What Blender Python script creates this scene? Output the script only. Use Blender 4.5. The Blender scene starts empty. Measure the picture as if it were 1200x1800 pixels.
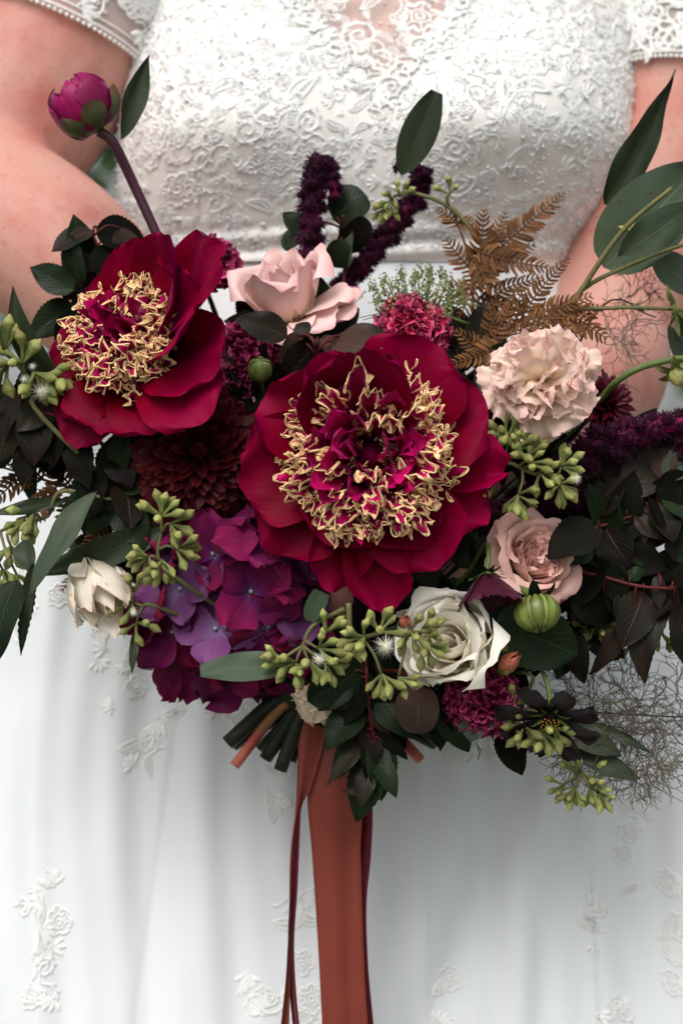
import bpy, math, random
import numpy as np
from mathutils import Matrix, Vector

# ------------------------------------------------------------------ camera, sky, sun
sc = bpy.context.scene
COL = sc.collection
D = 1.5           # metres from the lens to the plane of the flowers (y = 0)
S = 0.0004        # metres per photo pixel in that plane
GROUND_Z = -1.02
cam = bpy.data.cameras.new('camera'); cam_o = bpy.data.objects.new('camera', cam); COL.objects.link(cam_o)
cam_o.location = (0, -D, 0); cam_o.rotation_euler = (math.radians(90), 0, 0)
cam.sensor_fit = 'VERTICAL'; cam.sensor_height = 36; cam.sensor_width = 24
cam.lens = 36 * D / (1800 * S); cam.clip_start = 0.05; cam.clip_end = 3000
cam.dof.use_dof = True; cam.dof.focus_distance = D - 0.055; cam.dof.aperture_fstop = 4.5
sc.camera = cam_o
SUN_EL, SUN_AZ = 50, -20        # degrees; azimuth from the camera's side towards the left
w = bpy.data.worlds.new('World'); sc.world = w; w.use_nodes = True
nt = w.node_tree; bg = nt.nodes['Background']
sky = nt.nodes.new('ShaderNodeTexSky'); sky.sky_type = 'NISHITA'; sky.sun_disc = False
sky.sun_elevation = math.radians(SUN_EL); sky.sun_rotation = math.radians(180 - SUN_AZ)
sky.dust_density = 4.0; sky.air_density = 1.0
hs = nt.nodes.new('ShaderNodeHueSaturation'); hs.inputs['Saturation'].default_value = 0.28
nt.links.new(sky.outputs[0], hs.inputs['Color']); nt.links.new(hs.outputs[0], bg.inputs[0])
bg.inputs[1].default_value = 0.12
sl = bpy.data.lights.new('sun', 'SUN'); sl.energy = 1.2; sl.angle = math.radians(40); sl.color = (1.0, 0.98, 0.955)
so = bpy.data.objects.new('sun', sl); COL.objects.link(so)
el, az = math.radians(SUN_EL), math.radians(SUN_AZ)
sdir = Vector((math.sin(az) * math.cos(el), -math.cos(az) * math.cos(el), math.sin(el)))
so.rotation_euler = sdir.to_track_quat('Z', 'Y').to_euler()
sc.view_settings.view_transform = 'Standard'; sc.view_settings.look = 'None'
sc.view_settings.exposure = 0.4; sc.view_settings.gamma = 1.0; sc.view_settings.use_curve_mapping = False
sc.cycles.use_denoising = True
sc.cycles.max_bounces = 8; sc.cycles.diffuse_bounces = 3; sc.cycles.transparent_max_bounces = 12
sc.cycles.caustics_reflective = False; sc.cycles.caustics_refractive = False

# ------------------------------------------------------------------ helpers
rng = random.Random(7)
def P(px, py, y=0.0):
    k = S * (1 + y / D)
    return np.array([(px - 600) * k, y, (900 - py) * k])
def PX(n, y=0.0): return n * S * (1 + y / D)
def nrm(v): v = np.asarray(v, float); return v / (np.linalg.norm(v) + 1e-12)
def U(a, b): return rng.uniform(a, b)

def gridF(nv, nu, wrap=False):
    f = []
    n = nu if wrap else nu + 1
    for j in range(nv):
        for i in range(nu):
            a = j * n + i; b = j * n + (i + 1) % n
            f.append((a, b, b + n, a + n))
    return f

def mesh(name, V, F, mats, uv=None, mi=None, smooth=True):
    me = bpy.data.meshes.new(name)
    V = np.asarray(V, np.float32)
    me.vertices.add(len(V)); me.vertices.foreach_set('co', V.ravel())
    tot = np.array([len(f) for f in F], np.int32)
    vi = np.array([i for f in F for i in f], np.int32)
    me.loops.add(len(vi)); me.loops.foreach_set('vertex_index', vi)
    me.polygons.add(len(F))
    me.polygons.foreach_set('loop_start', np.concatenate(([0], np.cumsum(tot)[:-1])).astype(np.int32))
    me.polygons.foreach_set('loop_total', tot)
    if smooth: me.polygons.foreach_set('use_smooth', np.ones(len(F), bool))
    if mi is not None: me.polygons.foreach_set('material_index', np.asarray(mi, np.int32))
    if uv is not None:
        l = me.uv_layers.new(name='UVMap')
        l.data.foreach_set('uv', np.asarray(uv, np.float32)[vi].ravel())
    for m in (mats if isinstance(mats, (list, tuple)) else [mats]): me.materials.append(m)
    me.update(calc_edges=True); me.validate()
    return me

def obj(name, me, parent=None, mat4=None):
    o = bpy.data.objects.new(name, me); COL.objects.link(o)
    if parent is not None: o.parent = parent
    if mat4 is not None: o.matrix_local = mat4
    return o

def tag(o, label=None, cat=None, group=None, kind=None):
    if label: o['label'] = label
    if cat: o['category'] = cat
    if group: o['group'] = group
    if kind: o['kind'] = kind
    return o

def basis(d, spin=0.0):
    z = nrm(d); up = np.array([0, 0, 1.0])
    if abs(z[2]) > 0.95: up = np.array([0, 1.0, 0]) * np.sign(z[2])
    y = nrm(up - z * np.dot(up, z)); x = np.cross(y, z)
    c, s = math.cos(spin), math.sin(spin)
    return np.stack([x * c + y * s, y * c - x * s, z], 1)

class Thing:
    """An Empty at the thing's base; parts are built in its frame."""
    def __init__(s, name, label, cat, pos, d=None, spin=0.0, group=None):
        s.o = bpy.data.objects.new(name, None); COL.objects.link(s.o); s.o.empty_display_size = 0.01
        s.R = np.eye(3) if d is None else basis(d, spin)
        s.p = np.asarray(pos, float)
        m = np.eye(4); m[:3, :3] = s.R; m[:3, 3] = s.p
        s.o.matrix_world = Matrix(m.tolist())
        tag(s.o, label, cat, group)
    def part(s, name, V, F, mats, uv=None, mi=None, world=False, parent=None, smooth=True):
        V = np.asarray(V, float)
        if world: V = (V - s.p) @ s.R
        return obj(name, mesh(name, V, F, mats, uv, mi, smooth), parent or s.o)
    def inst(s, name, me, m4, parent=None): return obj(name, me, parent or s.o, Matrix(np.asarray(m4).tolist()))
    def loc(s, V): return (np.asarray(V, float) - s.p) @ s.R

def T4(R=np.eye(3), t=(0, 0, 0), sc_=1.0):
    m = np.eye(4); m[:3, :3] = np.asarray(R) * (np.asarray(sc_)); m[:3, 3] = t; return m
def rotz(a): c, s = math.cos(a), math.sin(a); return np.array([[c, -s, 0], [s, c, 0], [0, 0, 1.0]])
def rotx(a): c, s = math.cos(a), math.sin(a); return np.array([[1.0, 0, 0], [0, c, -s], [0, s, c]])
def roty(a): c, s = math.cos(a), math.sin(a); return np.array([[c, 0, s], [0, 1.0, 0], [-s, 0, c]])

def smoothpath(pts, n):
    pts = np.asarray(pts, float)
    if len(pts) == 2:
        t = np.linspace(0, 1, n)[:, None]; return pts[0] * (1 - t) + pts[1] * t
    q = np.vstack([2 * pts[0] - pts[1], pts, 2 * pts[-1] - pts[-2]])
    out = []
    for u in np.linspace(0, len(pts) - 1 - 1e-9, n):
        i = int(u); f = u - i; a, b, c, d = q[i], q[i + 1], q[i + 2], q[i + 3]
        out.append(0.5 * ((2 * b) + (c - a) * f + (2 * a - 5 * b + 4 * c - d) * f * f + (3 * b - a - 3 * c + d) * f ** 3))
    return np.array(out)

def tube(pts, r, sides=6, cap=True):
    pts = np.asarray(pts, float); n = len(pts)
    r = np.broadcast_to(np.asarray(r, float), (n,)) if np.ndim(r) == 0 or len(np.atleast_1d(r)) == n else np.interp(np.linspace(0, 1, n), np.linspace(0, 1, len(r)), r)
    tan = np.gradient(pts, axis=0); tan /= np.linalg.norm(tan, axis=1, keepdims=True) + 1e-12
    ref = np.array([0.31, 0.17, 0.93]);
    if abs(np.dot(ref, tan[0])) > 0.9: ref = np.array([0.9, 0.3, 0.1])
    u = nrm(np.cross(tan[0], ref)); V = []; uv = []
    for i in range(n):
        u = nrm(u - tan[i] * np.dot(u, tan[i])); v = np.cross(tan[i], u)
        for k in range(sides):
            a = 2 * math.pi * k / sides
            V.append(pts[i] + r[i] * (u * math.cos(a) + v * math.sin(a))); uv.append((k / sides, i / (n - 1)))
    F = gridF(n - 1, sides, True)
    if cap:
        F.append(tuple(range(sides))[::-1]); F.append(tuple((n - 1) * sides + k for k in range(sides)))
    return np.array(V), F, np.array(uv)

def join(parts):
    V, F, UV, MI = [], [], [], []; o = 0
    for p in parts:
        v, f = p[0], p[1]; V.append(v); F += [tuple(i + o for i in q) for q in f]
        UV.append(p[2] if len(p) > 2 and p[2] is not None else np.zeros((len(v), 2)))
        MI += [p[3] if len(p) > 3 else 0] * len(f); o += len(v)
    return np.vstack(V), F, np.vstack(UV), MI

def lathe(prof, sides=12, ridge=0.0, nr=0, squash=1.0):
    V, uv = [], []; n = len(prof)
    for j, (r, z) in enumerate(prof):
        for k in range(sides):
            a = 2 * math.pi * k / sides; q = r * (1 + (ridge * (abs(math.sin(a * nr / 2)) - .5) if nr else 0))
            V.append((q * math.cos(a), q * math.sin(a) * squash, z)); uv.append((k / sides, j / (n - 1)))
    F = gridF(n - 1, sides, True); F.append(tuple(range(sides))[::-1]); F.append(tuple((n - 1) * sides + k for k in range(sides)))
    return np.array(V), F, np.array(uv)

def wob(x, seed, n=3, f0=1.0):
    r = random.Random(seed); o = 0
    for i in range(n): o = o + math.sin(1) * np.sin(x * f0 * (i + 1) * r.uniform(.7, 1.4) * 2 * math.pi + r.uniform(0, 6.28)) / (i + 1)
    return o

def shp(t, a, b):
    t = np.clip(t, 1e-4, 1 - 1e-4); tm = a / (a + b)
    return (t ** a * (1 - t) ** b) / (tm ** a * (1 - tm) ** b)

def petal(L, W, nu=8, nv=10, a=.6, b=.45, phi=(60, 10), pp=1.0, cup=.8, cuptip=None, ruf=0.0, rufn=3, seed=0, tipround=0.0, teeth=0.0, twist=0.0, roll=0.0, base=0.12, fan=False, lat=0.0, rufp=2.0, und=.02):
    """Petal rooted at the origin, running along +y, inner face up (+z). Angles in degrees."""
    t = np.linspace(0, 1, nv + 1); s = np.linspace(-1, 1, nu + 1)
    TT, SS = np.meshgrid(t, s, indexing='ij')
    te = TT * (1 - tipround * np.abs(SS) ** 2.2 * TT)
    r = random.Random(seed)
    if teeth:
        z = np.array([r.uniform(-1, 1) for _ in range(nu + 1)]) * .5 + np.array([(-1) ** i for i in range(nu + 1)]) * .5
        te = te + teeth * z[None, :] * TT ** 6
    tf = np.linspace(0, 1.15, 70); ang = np.radians(phi[0] + (phi[1] - phi[0]) * np.clip(tf, 0, 1.15) ** pp)
    if roll: ang = ang - np.radians(roll) * np.clip((tf - .8) / .2, 0, 1.3) ** 2
    cr = np.concatenate(([0], np.cumsum(np.cos(ang[:-1]) * L * (tf[1] - tf[0])))); cz = np.concatenate(([0], np.cumsum(np.sin(ang[:-1]) * L * (tf[1] - tf[0]))))
    R_ = np.interp(te, tf, cr); Z_ = np.interp(te, tf, cz); A_ = np.interp(te, tf, ang)
    wt = (base + (1 - base) * TT ** a) if fan else np.maximum(shp(TT * .985, a, b), base * (1 - TT) ** 2)
    hw = W / 2 * wt
    C = cup + ((cuptip - cup) * TT if cuptip is not None else 0) + 1e-3
    x = hw * np.sin(SS * C) / C; nz = hw * (1 - np.cos(SS * C)) / C
    if ruf:
        e = np.abs(SS) ** rufp * TT ** 1.2 + (TT ** 5) * .8
        nz = nz + ruf * e * (wob(SS * .5 + TT * .35, seed, 3, rufn) )
        x = x + ruf * .5 * e * wob(TT + SS * .3, seed + 9, 2, rufn)
    nz = nz + L * und * wob(TT * .6 + SS * .4, seed + 3, 2, 1.0) * np.clip(TT * 3, 0, 1)
    x = x + lat * L * TT ** 2
    if twist:
        ta = twist * TT; x, nz = x * np.cos(ta) - nz * np.sin(ta), x * np.sin(ta) + nz * np.cos(ta)
    V = np.stack([x, R_ - nz * np.sin(A_), Z_ + nz * np.cos(A_)], -1).reshape(-1, 3)
    uv = np.stack([SS * .5 + .5, TT], -1).reshape(-1, 2)
    return V, gridF(nv, nu), uv

def cup_petal(r0, H, az, flare=.15, roll=.2, bulge=1.0, nu=10, nv=9, seed=0, tip=.12, ruf=.03):
    """Petal wrapped round the z axis (a rose's), centred on +y."""
    t = np.linspace(0, 1, nv + 1); s = np.linspace(-1, 1, nu + 1); TT, SS = np.meshgrid(t, s, indexing='ij')
    prof = .25 + .75 * np.sin(np.clip(TT * 1.05, 0, 1) * math.pi * .62) ** .8 * bulge + flare * TT ** 3
    rl = np.clip((TT - .8) / .2, 0, 1) ** 2 * roll * (1 + .3 * wob(SS * .5, seed, 2, 1))
    wd = (TT * .985 + .015) ** .45 * (1 - .55 * TT ** 7)
    a = SS * az * wd
    rad = r0 * (prof + rl + .05 * np.abs(SS) ** 3 + ruf * wob(SS * .6 + TT * .4, seed + 1, 3, 1.3) * TT)
    z = H * (TT * (1 - .30 * np.abs(SS) ** 2.8 * TT ** 2) + tip * TT ** 4 * np.exp(-(SS / .22) ** 2) * .5) - rl * r0 * .7
    z = z + H * ruf * wob(SS, seed + 2, 3, 1.2) * TT ** 3
    V = np.stack([rad * np.sin(a), rad * np.cos(a), z], -1).reshape(-1, 3)
    return V, gridF(nv, nu), np.stack([SS * .5 + .5, TT], -1).reshape(-1, 2)

# ------------------------------------------------------------------ materials
def srgb(r, g, b):
    f = lambda c: (c / 255 / 12.92) if c / 255 < .04045 else ((c / 255 + .055) / 1.055) ** 2.4
    return (f(r), f(g), f(b), 1)
def mat(name, cols, rough=.55, spec=.3, sheen=0.0, sheent=(1, 1, 1), sss=0.0, sssr=(.01, .004, .003), transl=0.0, axis='v', noise=(60, .15), rand=.12, hue=.0, veins=None, bump=.0, bscale=80, coat=0.0, fibre=0.0, speck=None, midrib=None):
    m = bpy.data.materials.new(name); m.use_nodes = True; n = m.node_tree; N = n.nodes; L = n.links
    b = N['Principled BSDF']; out = N['Material Output']
    def nd(t): return N.new(t)
    def mth(op, x, y=None, cl=False):
        k = nd('ShaderNodeMath'); k.operation = op; k.use_clamp = cl
        for i, q in enumerate((x, y)):
            if q is None: continue
            if isinstance(q, (int, float)): k.inputs[i].default_value = q
            else: L.new(q, k.inputs[i])
        return k.outputs[0]
    tc = nd('ShaderNodeTexCoord'); sx = nd('ShaderNodeSeparateXYZ'); L.new(tc.outputs['UV'], sx.inputs[0])
    u, v = sx.outputs[0], sx.outputs[1]
    edge = mth('MULTIPLY', mth('ABSOLUTE', mth('SUBTRACT', u, .5)), 2)
    nz = nd('ShaderNodeTexNoise'); nz.inputs['Scale'].default_value = noise[0]; nz.inputs['Detail'].default_value = 4
    L.new(tc.outputs['Object'], nz.inputs['Vector'])
    if not isinstance(cols, list): cols = [(0, cols)]
    r = nd('ShaderNodeValToRGB'); e = r.color_ramp.elements
    while len(e) < len(cols): e.new(.5)
    for i, (p, c) in enumerate(cols): e[i].position = p; e[i].color = c
    if len(cols) == 1: e[1].color = cols[0][1]
    src = {'v': v, 'u': u, 'edge': edge, 'rim': mth('MAXIMUM', mth('POWER', edge, 6), v), 'noise': nz.outputs[0]}[axis]
    jit = mth('ADD', src, mth('MULTIPLY', mth('SUBTRACT', nz.outputs[0], .5), noise[1] * 1.0))
    L.new(jit, r.inputs[0]); colr = r.outputs[0]
    h = nd('ShaderNodeHueSaturation'); oi = nd('ShaderNodeObjectInfo'); L.new(colr, h.inputs['Color'])
    val = mth('ADD', mth('MULTIPLY', mth('SUBTRACT', oi.outputs['Random'], .5), 2 * rand), mth('ADD', 1.0, mth('MULTIPLY', mth('SUBTRACT', nz.outputs[0], .5), noise[1] * 2)))
    height = None
    if veins:   # (count, slant, strength, thinness)
        cnt, slant, vs, thin = veins
        ph = mth('MULTIPLY', mth('SUBTRACT', v, mth('MULTIPLY', edge, slant)), cnt)
        w_ = mth('ABSOLUTE', mth('SUBTRACT', mth('FRACT', ph), .5))
        vein = mth('SUBTRACT', 1.0, mth('DIVIDE', w_, thin), True)
        vein = mth('MAXIMUM', mth('MULTIPLY', vein, mth('SUBTRACT', 1.0, edge, True)), mth('SUBTRACT', 1.0, mth('DIVIDE', edge, .05), True))
        if midrib:
            mx = nd('ShaderNodeMix'); mx.data_type = 'RGBA'; L.new(mth('MULTIPLY', vein, vs), mx.inputs[0]); L.new(colr, mx.inputs[6]); mx.inputs[7].default_value = midrib
            colr = mx.outputs[2]; L.new(colr, h.inputs['Color'])
        height = mth('MULTIPLY', vein, -.6)
    if fibre:   # fine lines running down the petal
        nf = nd('ShaderNodeTexNoise'); nf.inputs['Scale'].default_value = 1; nf.inputs['Detail'].default_value = 3
        cx = nd('ShaderNodeCombineXYZ'); L.new(mth('MULTIPLY', u, 38), cx.inputs[0]); L.new(mth('MULTIPLY', v, 2.5), cx.inputs[1]); L.new(mth('MULTIPLY', oi.outputs['Random'], 50), cx.inputs[2]); L.new(cx.outputs[0], nf.inputs['Vector'])
        val = mth('ADD', val, mth('MULTIPLY', mth('SUBTRACT', nf.outputs[0], .5), fibre))
        height = nf.outputs[0] if height is None else mth('ADD', height, nf.outputs[0])
    L.new(val, h.inputs['Value'])
    if hue: L.new(mth('ADD', .5, mth('MULTIPLY', mth('SUBTRACT', oi.outputs['Random'], .5), hue)), h.inputs['Hue'])
    colr = h.outputs[0]
    if speck:
        vo = nd('ShaderNodeTexNoise'); vo.inputs['Scale'].default_value = speck[0]; vo.inputs['Detail'].default_value = 2; L.new(tc.outputs['Object'], vo.inputs['Vector'])
        mx = nd('ShaderNodeMix'); mx.data_type = 'RGBA'; L.new(mth('MULTIPLY', mth('SUBTRACT', vo.outputs[0], speck[1], True), speck[2]), mx.inputs[0]); mx.clamp_factor = True
        L.new(colr, mx.inputs[6]); mx.inputs[7].default_value = speck[3]; colr = mx.outputs[2]
    L.new(colr, b.inputs['Base Color'])
    b.inputs['Roughness'].default_value = rough; b.inputs['Specular IOR Level'].default_value = spec
    if sheen: b.inputs['Sheen Weight'].default_value = sheen; b.inputs['Sheen Tint'].default_value = (*sheent, 1); b.inputs['Sheen Roughness'].default_value = .35
    if sss: b.inputs['Subsurface Weight'].default_value = sss; b.inputs['Subsurface Radius'].default_value = (1, .4, .3); b.inputs['Subsurface Scale'].default_value = sssr[0]
    if coat: b.inputs['Coat Weight'].default_value = coat; b.inputs['Coat Roughness'].default_value = .3
    if bump or height is not None:
        bn = nd('ShaderNodeTexNoise'); bn.inputs['Scale'].default_value = bscale; bn.inputs['Detail'].default_value = 5; L.new(tc.outputs['Object'], bn.inputs['Vector'])
        hh = bn.outputs[0] if height is None else mth('ADD', mth('MULTIPLY', bn.outputs[0], .5), height)
        bp = nd('ShaderNodeBump'); bp.inputs['Strength'].default_value = bump or .3; bp.inputs['Distance'].default_value = .0012; L.new(hh, bp.inputs['Height']); L.new(bp.outputs[0], b.inputs['Normal'])
    if transl:
        tr = nd('ShaderNodeBsdfTranslucent'); L.new(colr, tr.inputs[0]); ms = nd('ShaderNodeMixShader'); ms.inputs[0].default_value = transl
        L.new(b.outputs[0], ms.inputs[1]); L.new(tr.outputs[0], ms.inputs[2]); L.new(ms.outputs[0], out.inputs[0])
    return m

MT = {}
MT['peony'] = mat('peony_petal', [(0, srgb(66, 0, 8)), (.45, srgb(114, 0, 20)), (1, srgb(134, 0, 52))], rough=.45, spec=.05, sheen=.16, sheent=(1, .0, .6), transl=.14, noise=(18, .55), rand=.25, fibre=.4, bump=.25)
MT['peony_in'] = mat('peony_inner', [(0, srgb(90, 0, 18)), (.5, srgb(152, 2, 50)), (1, srgb(186, 14, 98))], rough=.4, spec=.12, sheen=.3, sheent=(1, .15, .6), transl=.16, noise=(80, .3), rand=.3, fibre=.35, bump=.2)
MT['rim'] = mat('peony_rim', [(.2, srgb(244, 192, 132)), (.8, srgb(254, 228, 178))], axis='noise', rough=.65, spec=.1, noise=(160, .6), rand=.1, bump=.2, sss=.1, sssr=(.002,))
MT['budpet'] = mat('bud_petal', [(0, srgb(84, 0, 40)), (1, srgb(150, 2, 84))], rough=.36, spec=.25, noise=(40, .45), rand=.3, fibre=.5, bump=.35, sheen=.2, sheent=(1, .1, .6))
MT['sepal'] = mat('sepal', [(0, srgb(56, 66, 34)), (.7, srgb(74, 80, 46)), (1, srgb(74, 44, 34))], rough=.5, noise=(60, .5), rand=.2, bump=.25, fibre=.3)
MT['dahlia'] = mat('dahlia_petal', [(0, srgb(20, 1, 5)), (.7, srgb(56, 4, 10)), (1, srgb(72, 9, 16))], rough=.5, spec=.15, noise=(60, .2), rand=.25, fibre=.3, bump=.15, sheen=.12, sheent=(1, .3, .4))
MT['dahlia2'] = mat('dahlia_petal_wine', [(0, srgb(36, 1, 12)), (1, srgb(84, 4, 30))], rough=.45, spec=.25, noise=(60, .2), rand=.25, fibre=.3, bump=.15)
MT['rosepink'] = mat('pink_rose', [(0, srgb(238, 214, 190)), (.35, srgb(242, 208, 200)), (.9, srgb(244, 208, 204)), (1, srgb(228, 168, 166))], rough=.5, spec=.2, transl=.15, noise=(20, .3), rand=.05, fibre=.06, bump=.06, sss=.1, sssr=(.004,))
MT['roseblush'] = mat('blush_rose', [(0, srgb(244, 212, 184)), (.5, srgb(246, 212, 198)), (1, srgb(240, 190, 178))], rough=.5, spec=.25, transl=.25, noise=(20, .3), rand=.08, fibre=.08, bump=.06)
MT['rosewhite'] = mat('white_rose', [(0, srgb(255, 240, 208)), (.4, srgb(255, 248, 230)), (1, srgb(255, 250, 238))], rough=.5, spec=.15, transl=.3, noise=(20, .1), rand=.02, fibre=.04, bump=.06)
MT['rosecream'] = mat('cream_rose', [(0, srgb(246, 234, 206)), (.5, srgb(250, 244, 228)), (.85, srgb(248, 238, 222)), (1, srgb(232, 196, 170))], rough=.5, transl=.35, noise=(26, .3), rand=.05, fibre=.08, bump=.08)
MT['carnpeach'] = mat('peach_carnation', [(0, srgb(206, 190, 130)), (.35, srgb(250, 228, 196)), (.85, srgb(250, 228, 210)), (1, srgb(248, 208, 200))], rough=.55, transl=.28, noise=(40, .2), rand=.05, fibre=.08, bump=.08)
MT['carnmag'] = mat('magenta_carnation', [(0, srgb(46, 1, 16)), (.6, srgb(104, 4, 42)), (.92, srgb(122, 8, 56)), (1, srgb(190, 76, 124))], axis='rim', rough=.5, spec=.2, transl=.1, noise=(60, .3), rand=.4, fibre=.2, bump=.1)
MT['carnred'] = mat('crimson_carnation', [(0, srgb(60, 1, 14)), (.6, srgb(140, 3, 36)), (.93, srgb(156, 8, 52)), (1, srgb(214, 96, 136))], axis='rim', rough=.5, spec=.2, transl=.1, noise=(60, .3), rand=.45, fibre=.2, bump=.1)
MT['hyd'] = mat('hydrangea_petal', [(0, srgb(140, 130, 165)), (.10, srgb(96, 40, 108)), (.34, srgb(104, 6, 66)), (1, srgb(128, 8, 66))], rough=.52, spec=.12, sheen=.2, sheent=(.9, .5, 1), transl=.1, noise=(46, .45), rand=.45, hue=.06, veins=(10, .6, .6, .10), midrib=srgb(54, 6, 56), bump=.5, speck=(420, .58, 5, srgb(206, 90, 140)))
MT['hydlilac'] = mat('hydrangea_petal_lilac', [(0, srgb(126, 106, 146)), (.3, srgb(110, 58, 112)), (1, srgb(128, 72, 122))], rough=.5, spec=.2, noise=(40, .3), rand=.15, veins=(9, .6, .35, .12), midrib=srgb(88, 38, 90), bump=.35, transl=.08)
MT['hydwine'] = mat('hydrangea_petal_wine', [(0, srgb(150, 110, 110)), (.15, srgb(100, 10, 60)), (1, srgb(92, 3, 50))], rough=.5, spec=.12, noise=(40, .4), rand=.35, hue=.05, veins=(9, .6, .4, .12), midrib=srgb(60, 2, 36), bump=.4, transl=.08)
MT['pearl'] = mat('floret_eye', srgb(150, 156, 160), rough=.7, spec=.1, noise=(60, .3))
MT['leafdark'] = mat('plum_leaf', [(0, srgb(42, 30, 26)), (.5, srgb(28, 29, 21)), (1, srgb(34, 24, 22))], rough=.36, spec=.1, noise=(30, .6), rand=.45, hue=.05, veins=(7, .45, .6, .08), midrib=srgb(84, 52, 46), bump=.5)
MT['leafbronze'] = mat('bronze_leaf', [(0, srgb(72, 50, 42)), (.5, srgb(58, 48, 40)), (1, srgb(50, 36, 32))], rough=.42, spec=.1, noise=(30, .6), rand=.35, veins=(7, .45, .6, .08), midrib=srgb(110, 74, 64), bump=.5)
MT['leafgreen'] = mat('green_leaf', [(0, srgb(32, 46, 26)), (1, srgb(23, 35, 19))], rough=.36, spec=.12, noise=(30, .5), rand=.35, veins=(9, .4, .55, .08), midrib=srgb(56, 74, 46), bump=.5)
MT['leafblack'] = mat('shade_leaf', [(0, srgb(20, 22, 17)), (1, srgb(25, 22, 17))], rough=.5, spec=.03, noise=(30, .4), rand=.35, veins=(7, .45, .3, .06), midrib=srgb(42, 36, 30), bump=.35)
MT['euc'] = mat('eucalyptus_leaf', [(0, srgb(72, 84, 62)), (.6, srgb(64, 78, 60)), (1, srgb(58, 70, 54))], rough=.5, spec=.2, noise=(40, .4), rand=.15, veins=(12, .3, .35, .05), midrib=srgb(112, 120, 82), bump=.3, speck=(140, .66, 8, srgb(70, 56, 40)))
MT['eucdark'] = mat('eucalyptus_leaf_dark', [(0, srgb(46, 56, 35)), (1, srgb(38, 48, 31))], rough=.42, spec=.2, noise=(40, .35), rand=.15, veins=(12, .3, .3, .05), midrib=srgb(80, 88, 56), bump=.3)
MT['seed'] = mat('seed_pod', [(0, srgb(104, 110, 60)), (.5, srgb(128, 134, 76)), (.78, srgb(160, 160, 94)), (1, srgb(160, 140, 82))], rough=.46, spec=.25, noise=(260, .7), rand=.3, hue=.03, bump=.35, bscale=400, sss=.06, sssr=(.003,))
MT['twig'] = mat('olive_twig', srgb(100, 98, 60), rough=.6, noise=(90, .5), rand=.2, bump=.3)
MT['stemgreen'] = mat('green_stem', srgb(92, 110, 56), rough=.45, noise=(60, .4), rand=.15, bump=.2)
MT['stemdark'] = mat('dark_stem', srgb(34, 40, 26), rough=.5, spec=.2, noise=(60, .5), rand=.3, bump=.3)
MT['stembrown'] = mat('russet_stem', [(0, srgb(110, 100, 60)), (.8, srgb(120, 84, 50)), (.9, srgb(130, 44, 40)), (1, srgb(176, 100, 80))], rough=.5, noise=(60, .2), rand=.1, bump=.2)
MT['stemred'] = mat('red_stem', srgb(84, 32, 34), rough=.45, spec=.2, noise=(60, .4), rand=.2, bump=.2)
MT['stempeony'] = mat('peony_stem', [(0, srgb(84, 60, 50)), (.2, srgb(66, 28, 44)), (1, srgb(62, 32, 42))], rough=.45, noise=(40, .4), rand=.1, bump=.2)
MT['stamen'] = mat('white_stamen', srgb(236, 236, 216), rough=.6, noise=(60, .1))
MT['fern'] = mat('bronze_fern', [(0, srgb(90, 60, 36)), (1, srgb(124, 84, 50))], rough=.55, spec=.15, noise=(40, .4), rand=.45, bump=.3, fibre=.3, transl=.08)
MT['amar'] = mat('amaranth', [(0, srgb(40, 2, 22)), (1, srgb(96, 6, 56))], rough=.6, spec=.12, noise=(300, .7), rand=.5, sheen=.25, sheent=(1, .3, .8))
MT['smoke'] = mat('smoke_plume', srgb(104, 94, 82), rough=.6, noise=(40, .4), rand=.1)
MT['umbel'] = mat('umbel_floret', [(0, srgb(84, 98, 48)), (1, srgb(160, 160, 112))], axis='noise', rough=.6, noise=(300, .8), rand=.3)
MT['cosmos'] = mat('cosmos_petal', [(0, srgb(60, 8, 28)), (1, srgb(72, 14, 40))], rough=.45, noise=(40, .3), rand=.3, fibre=.8, bump=.35, sheen=.1)
MT['choc'] = mat('chocolate_petal', srgb(24, 8, 10), rough=.45, spec=.2, noise=(40, .3), rand=.2, fibre=.3, bump=.2)
MT['gold'] = mat('anther', srgb(190, 130, 60), rough=.5)
MT['dbud'] = mat('dahlia_bud', [(0, srgb(128, 138, 66)), (.45, srgb(104, 120, 50)), (.8, srgb(70, 66, 36)), (1, srgb(56, 44, 30))], axis='edge', rough=.36, spec=.4, noise=(40, .25), rand=.25, fibre=.3, bump=.15, coat=.15)
MT['gbud'] = mat('green_bud', [(0, srgb(104, 114, 60)), (.8, srgb(80, 96, 46)), (1, srgb(160, 164, 120))], axis='edge', rough=.45, noise=(60, .25), bump=.15)
MT['peachbud'] = mat('peach_bud', [(0, srgb(216, 150, 110)), (1, srgb(206, 110, 96))], rough=.45, noise=(120, .4), speck=(420, .62, 8, srgb(130, 20, 40)), transl=.1)
MT['rust'] = mat('rust_satin', srgb(126, 56, 45), rough=.38, spec=.35, noise=(30, .16), rand=.0, fibre=.14, bump=.2, bscale=1500, sheen=.2, sheent=(1, .6, .5))
MT['velvet'] = mat('burgundy_velvet', srgb(84, 18, 30), rough=.7, spec=.15, noise=(60, .3), rand=.0, sheen=.6, sheent=(1, .5, .6), bump=.2)
MT['satin'] = mat('white_satin', srgb(236, 234, 229), rough=.6, spec=.15, noise=(10, .03), rand=0, bump=.12, bscale=260)
MT['skirt'] = mat('white_tulle_skirt', srgb(227, 230, 232), rough=.75, spec=.1, noise=(8, .03), rand=0, bump=.08, bscale=1400, sheen=.1)
MT['lace'] = mat('white_lace', srgb(243, 242, 239), rough=.75, spec=.08, noise=(700, .18), rand=.03, bump=.3, bscale=1100, sss=.1, sssr=(.0015,))
MT['bead'] = mat('crystal_bead', srgb(225, 228, 232), rough=.06, spec=.9, rand=.0, coat=.5)
MT['bead'].node_tree.nodes['Principled BSDF'].inputs['Metallic'].default_value = .35
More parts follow.
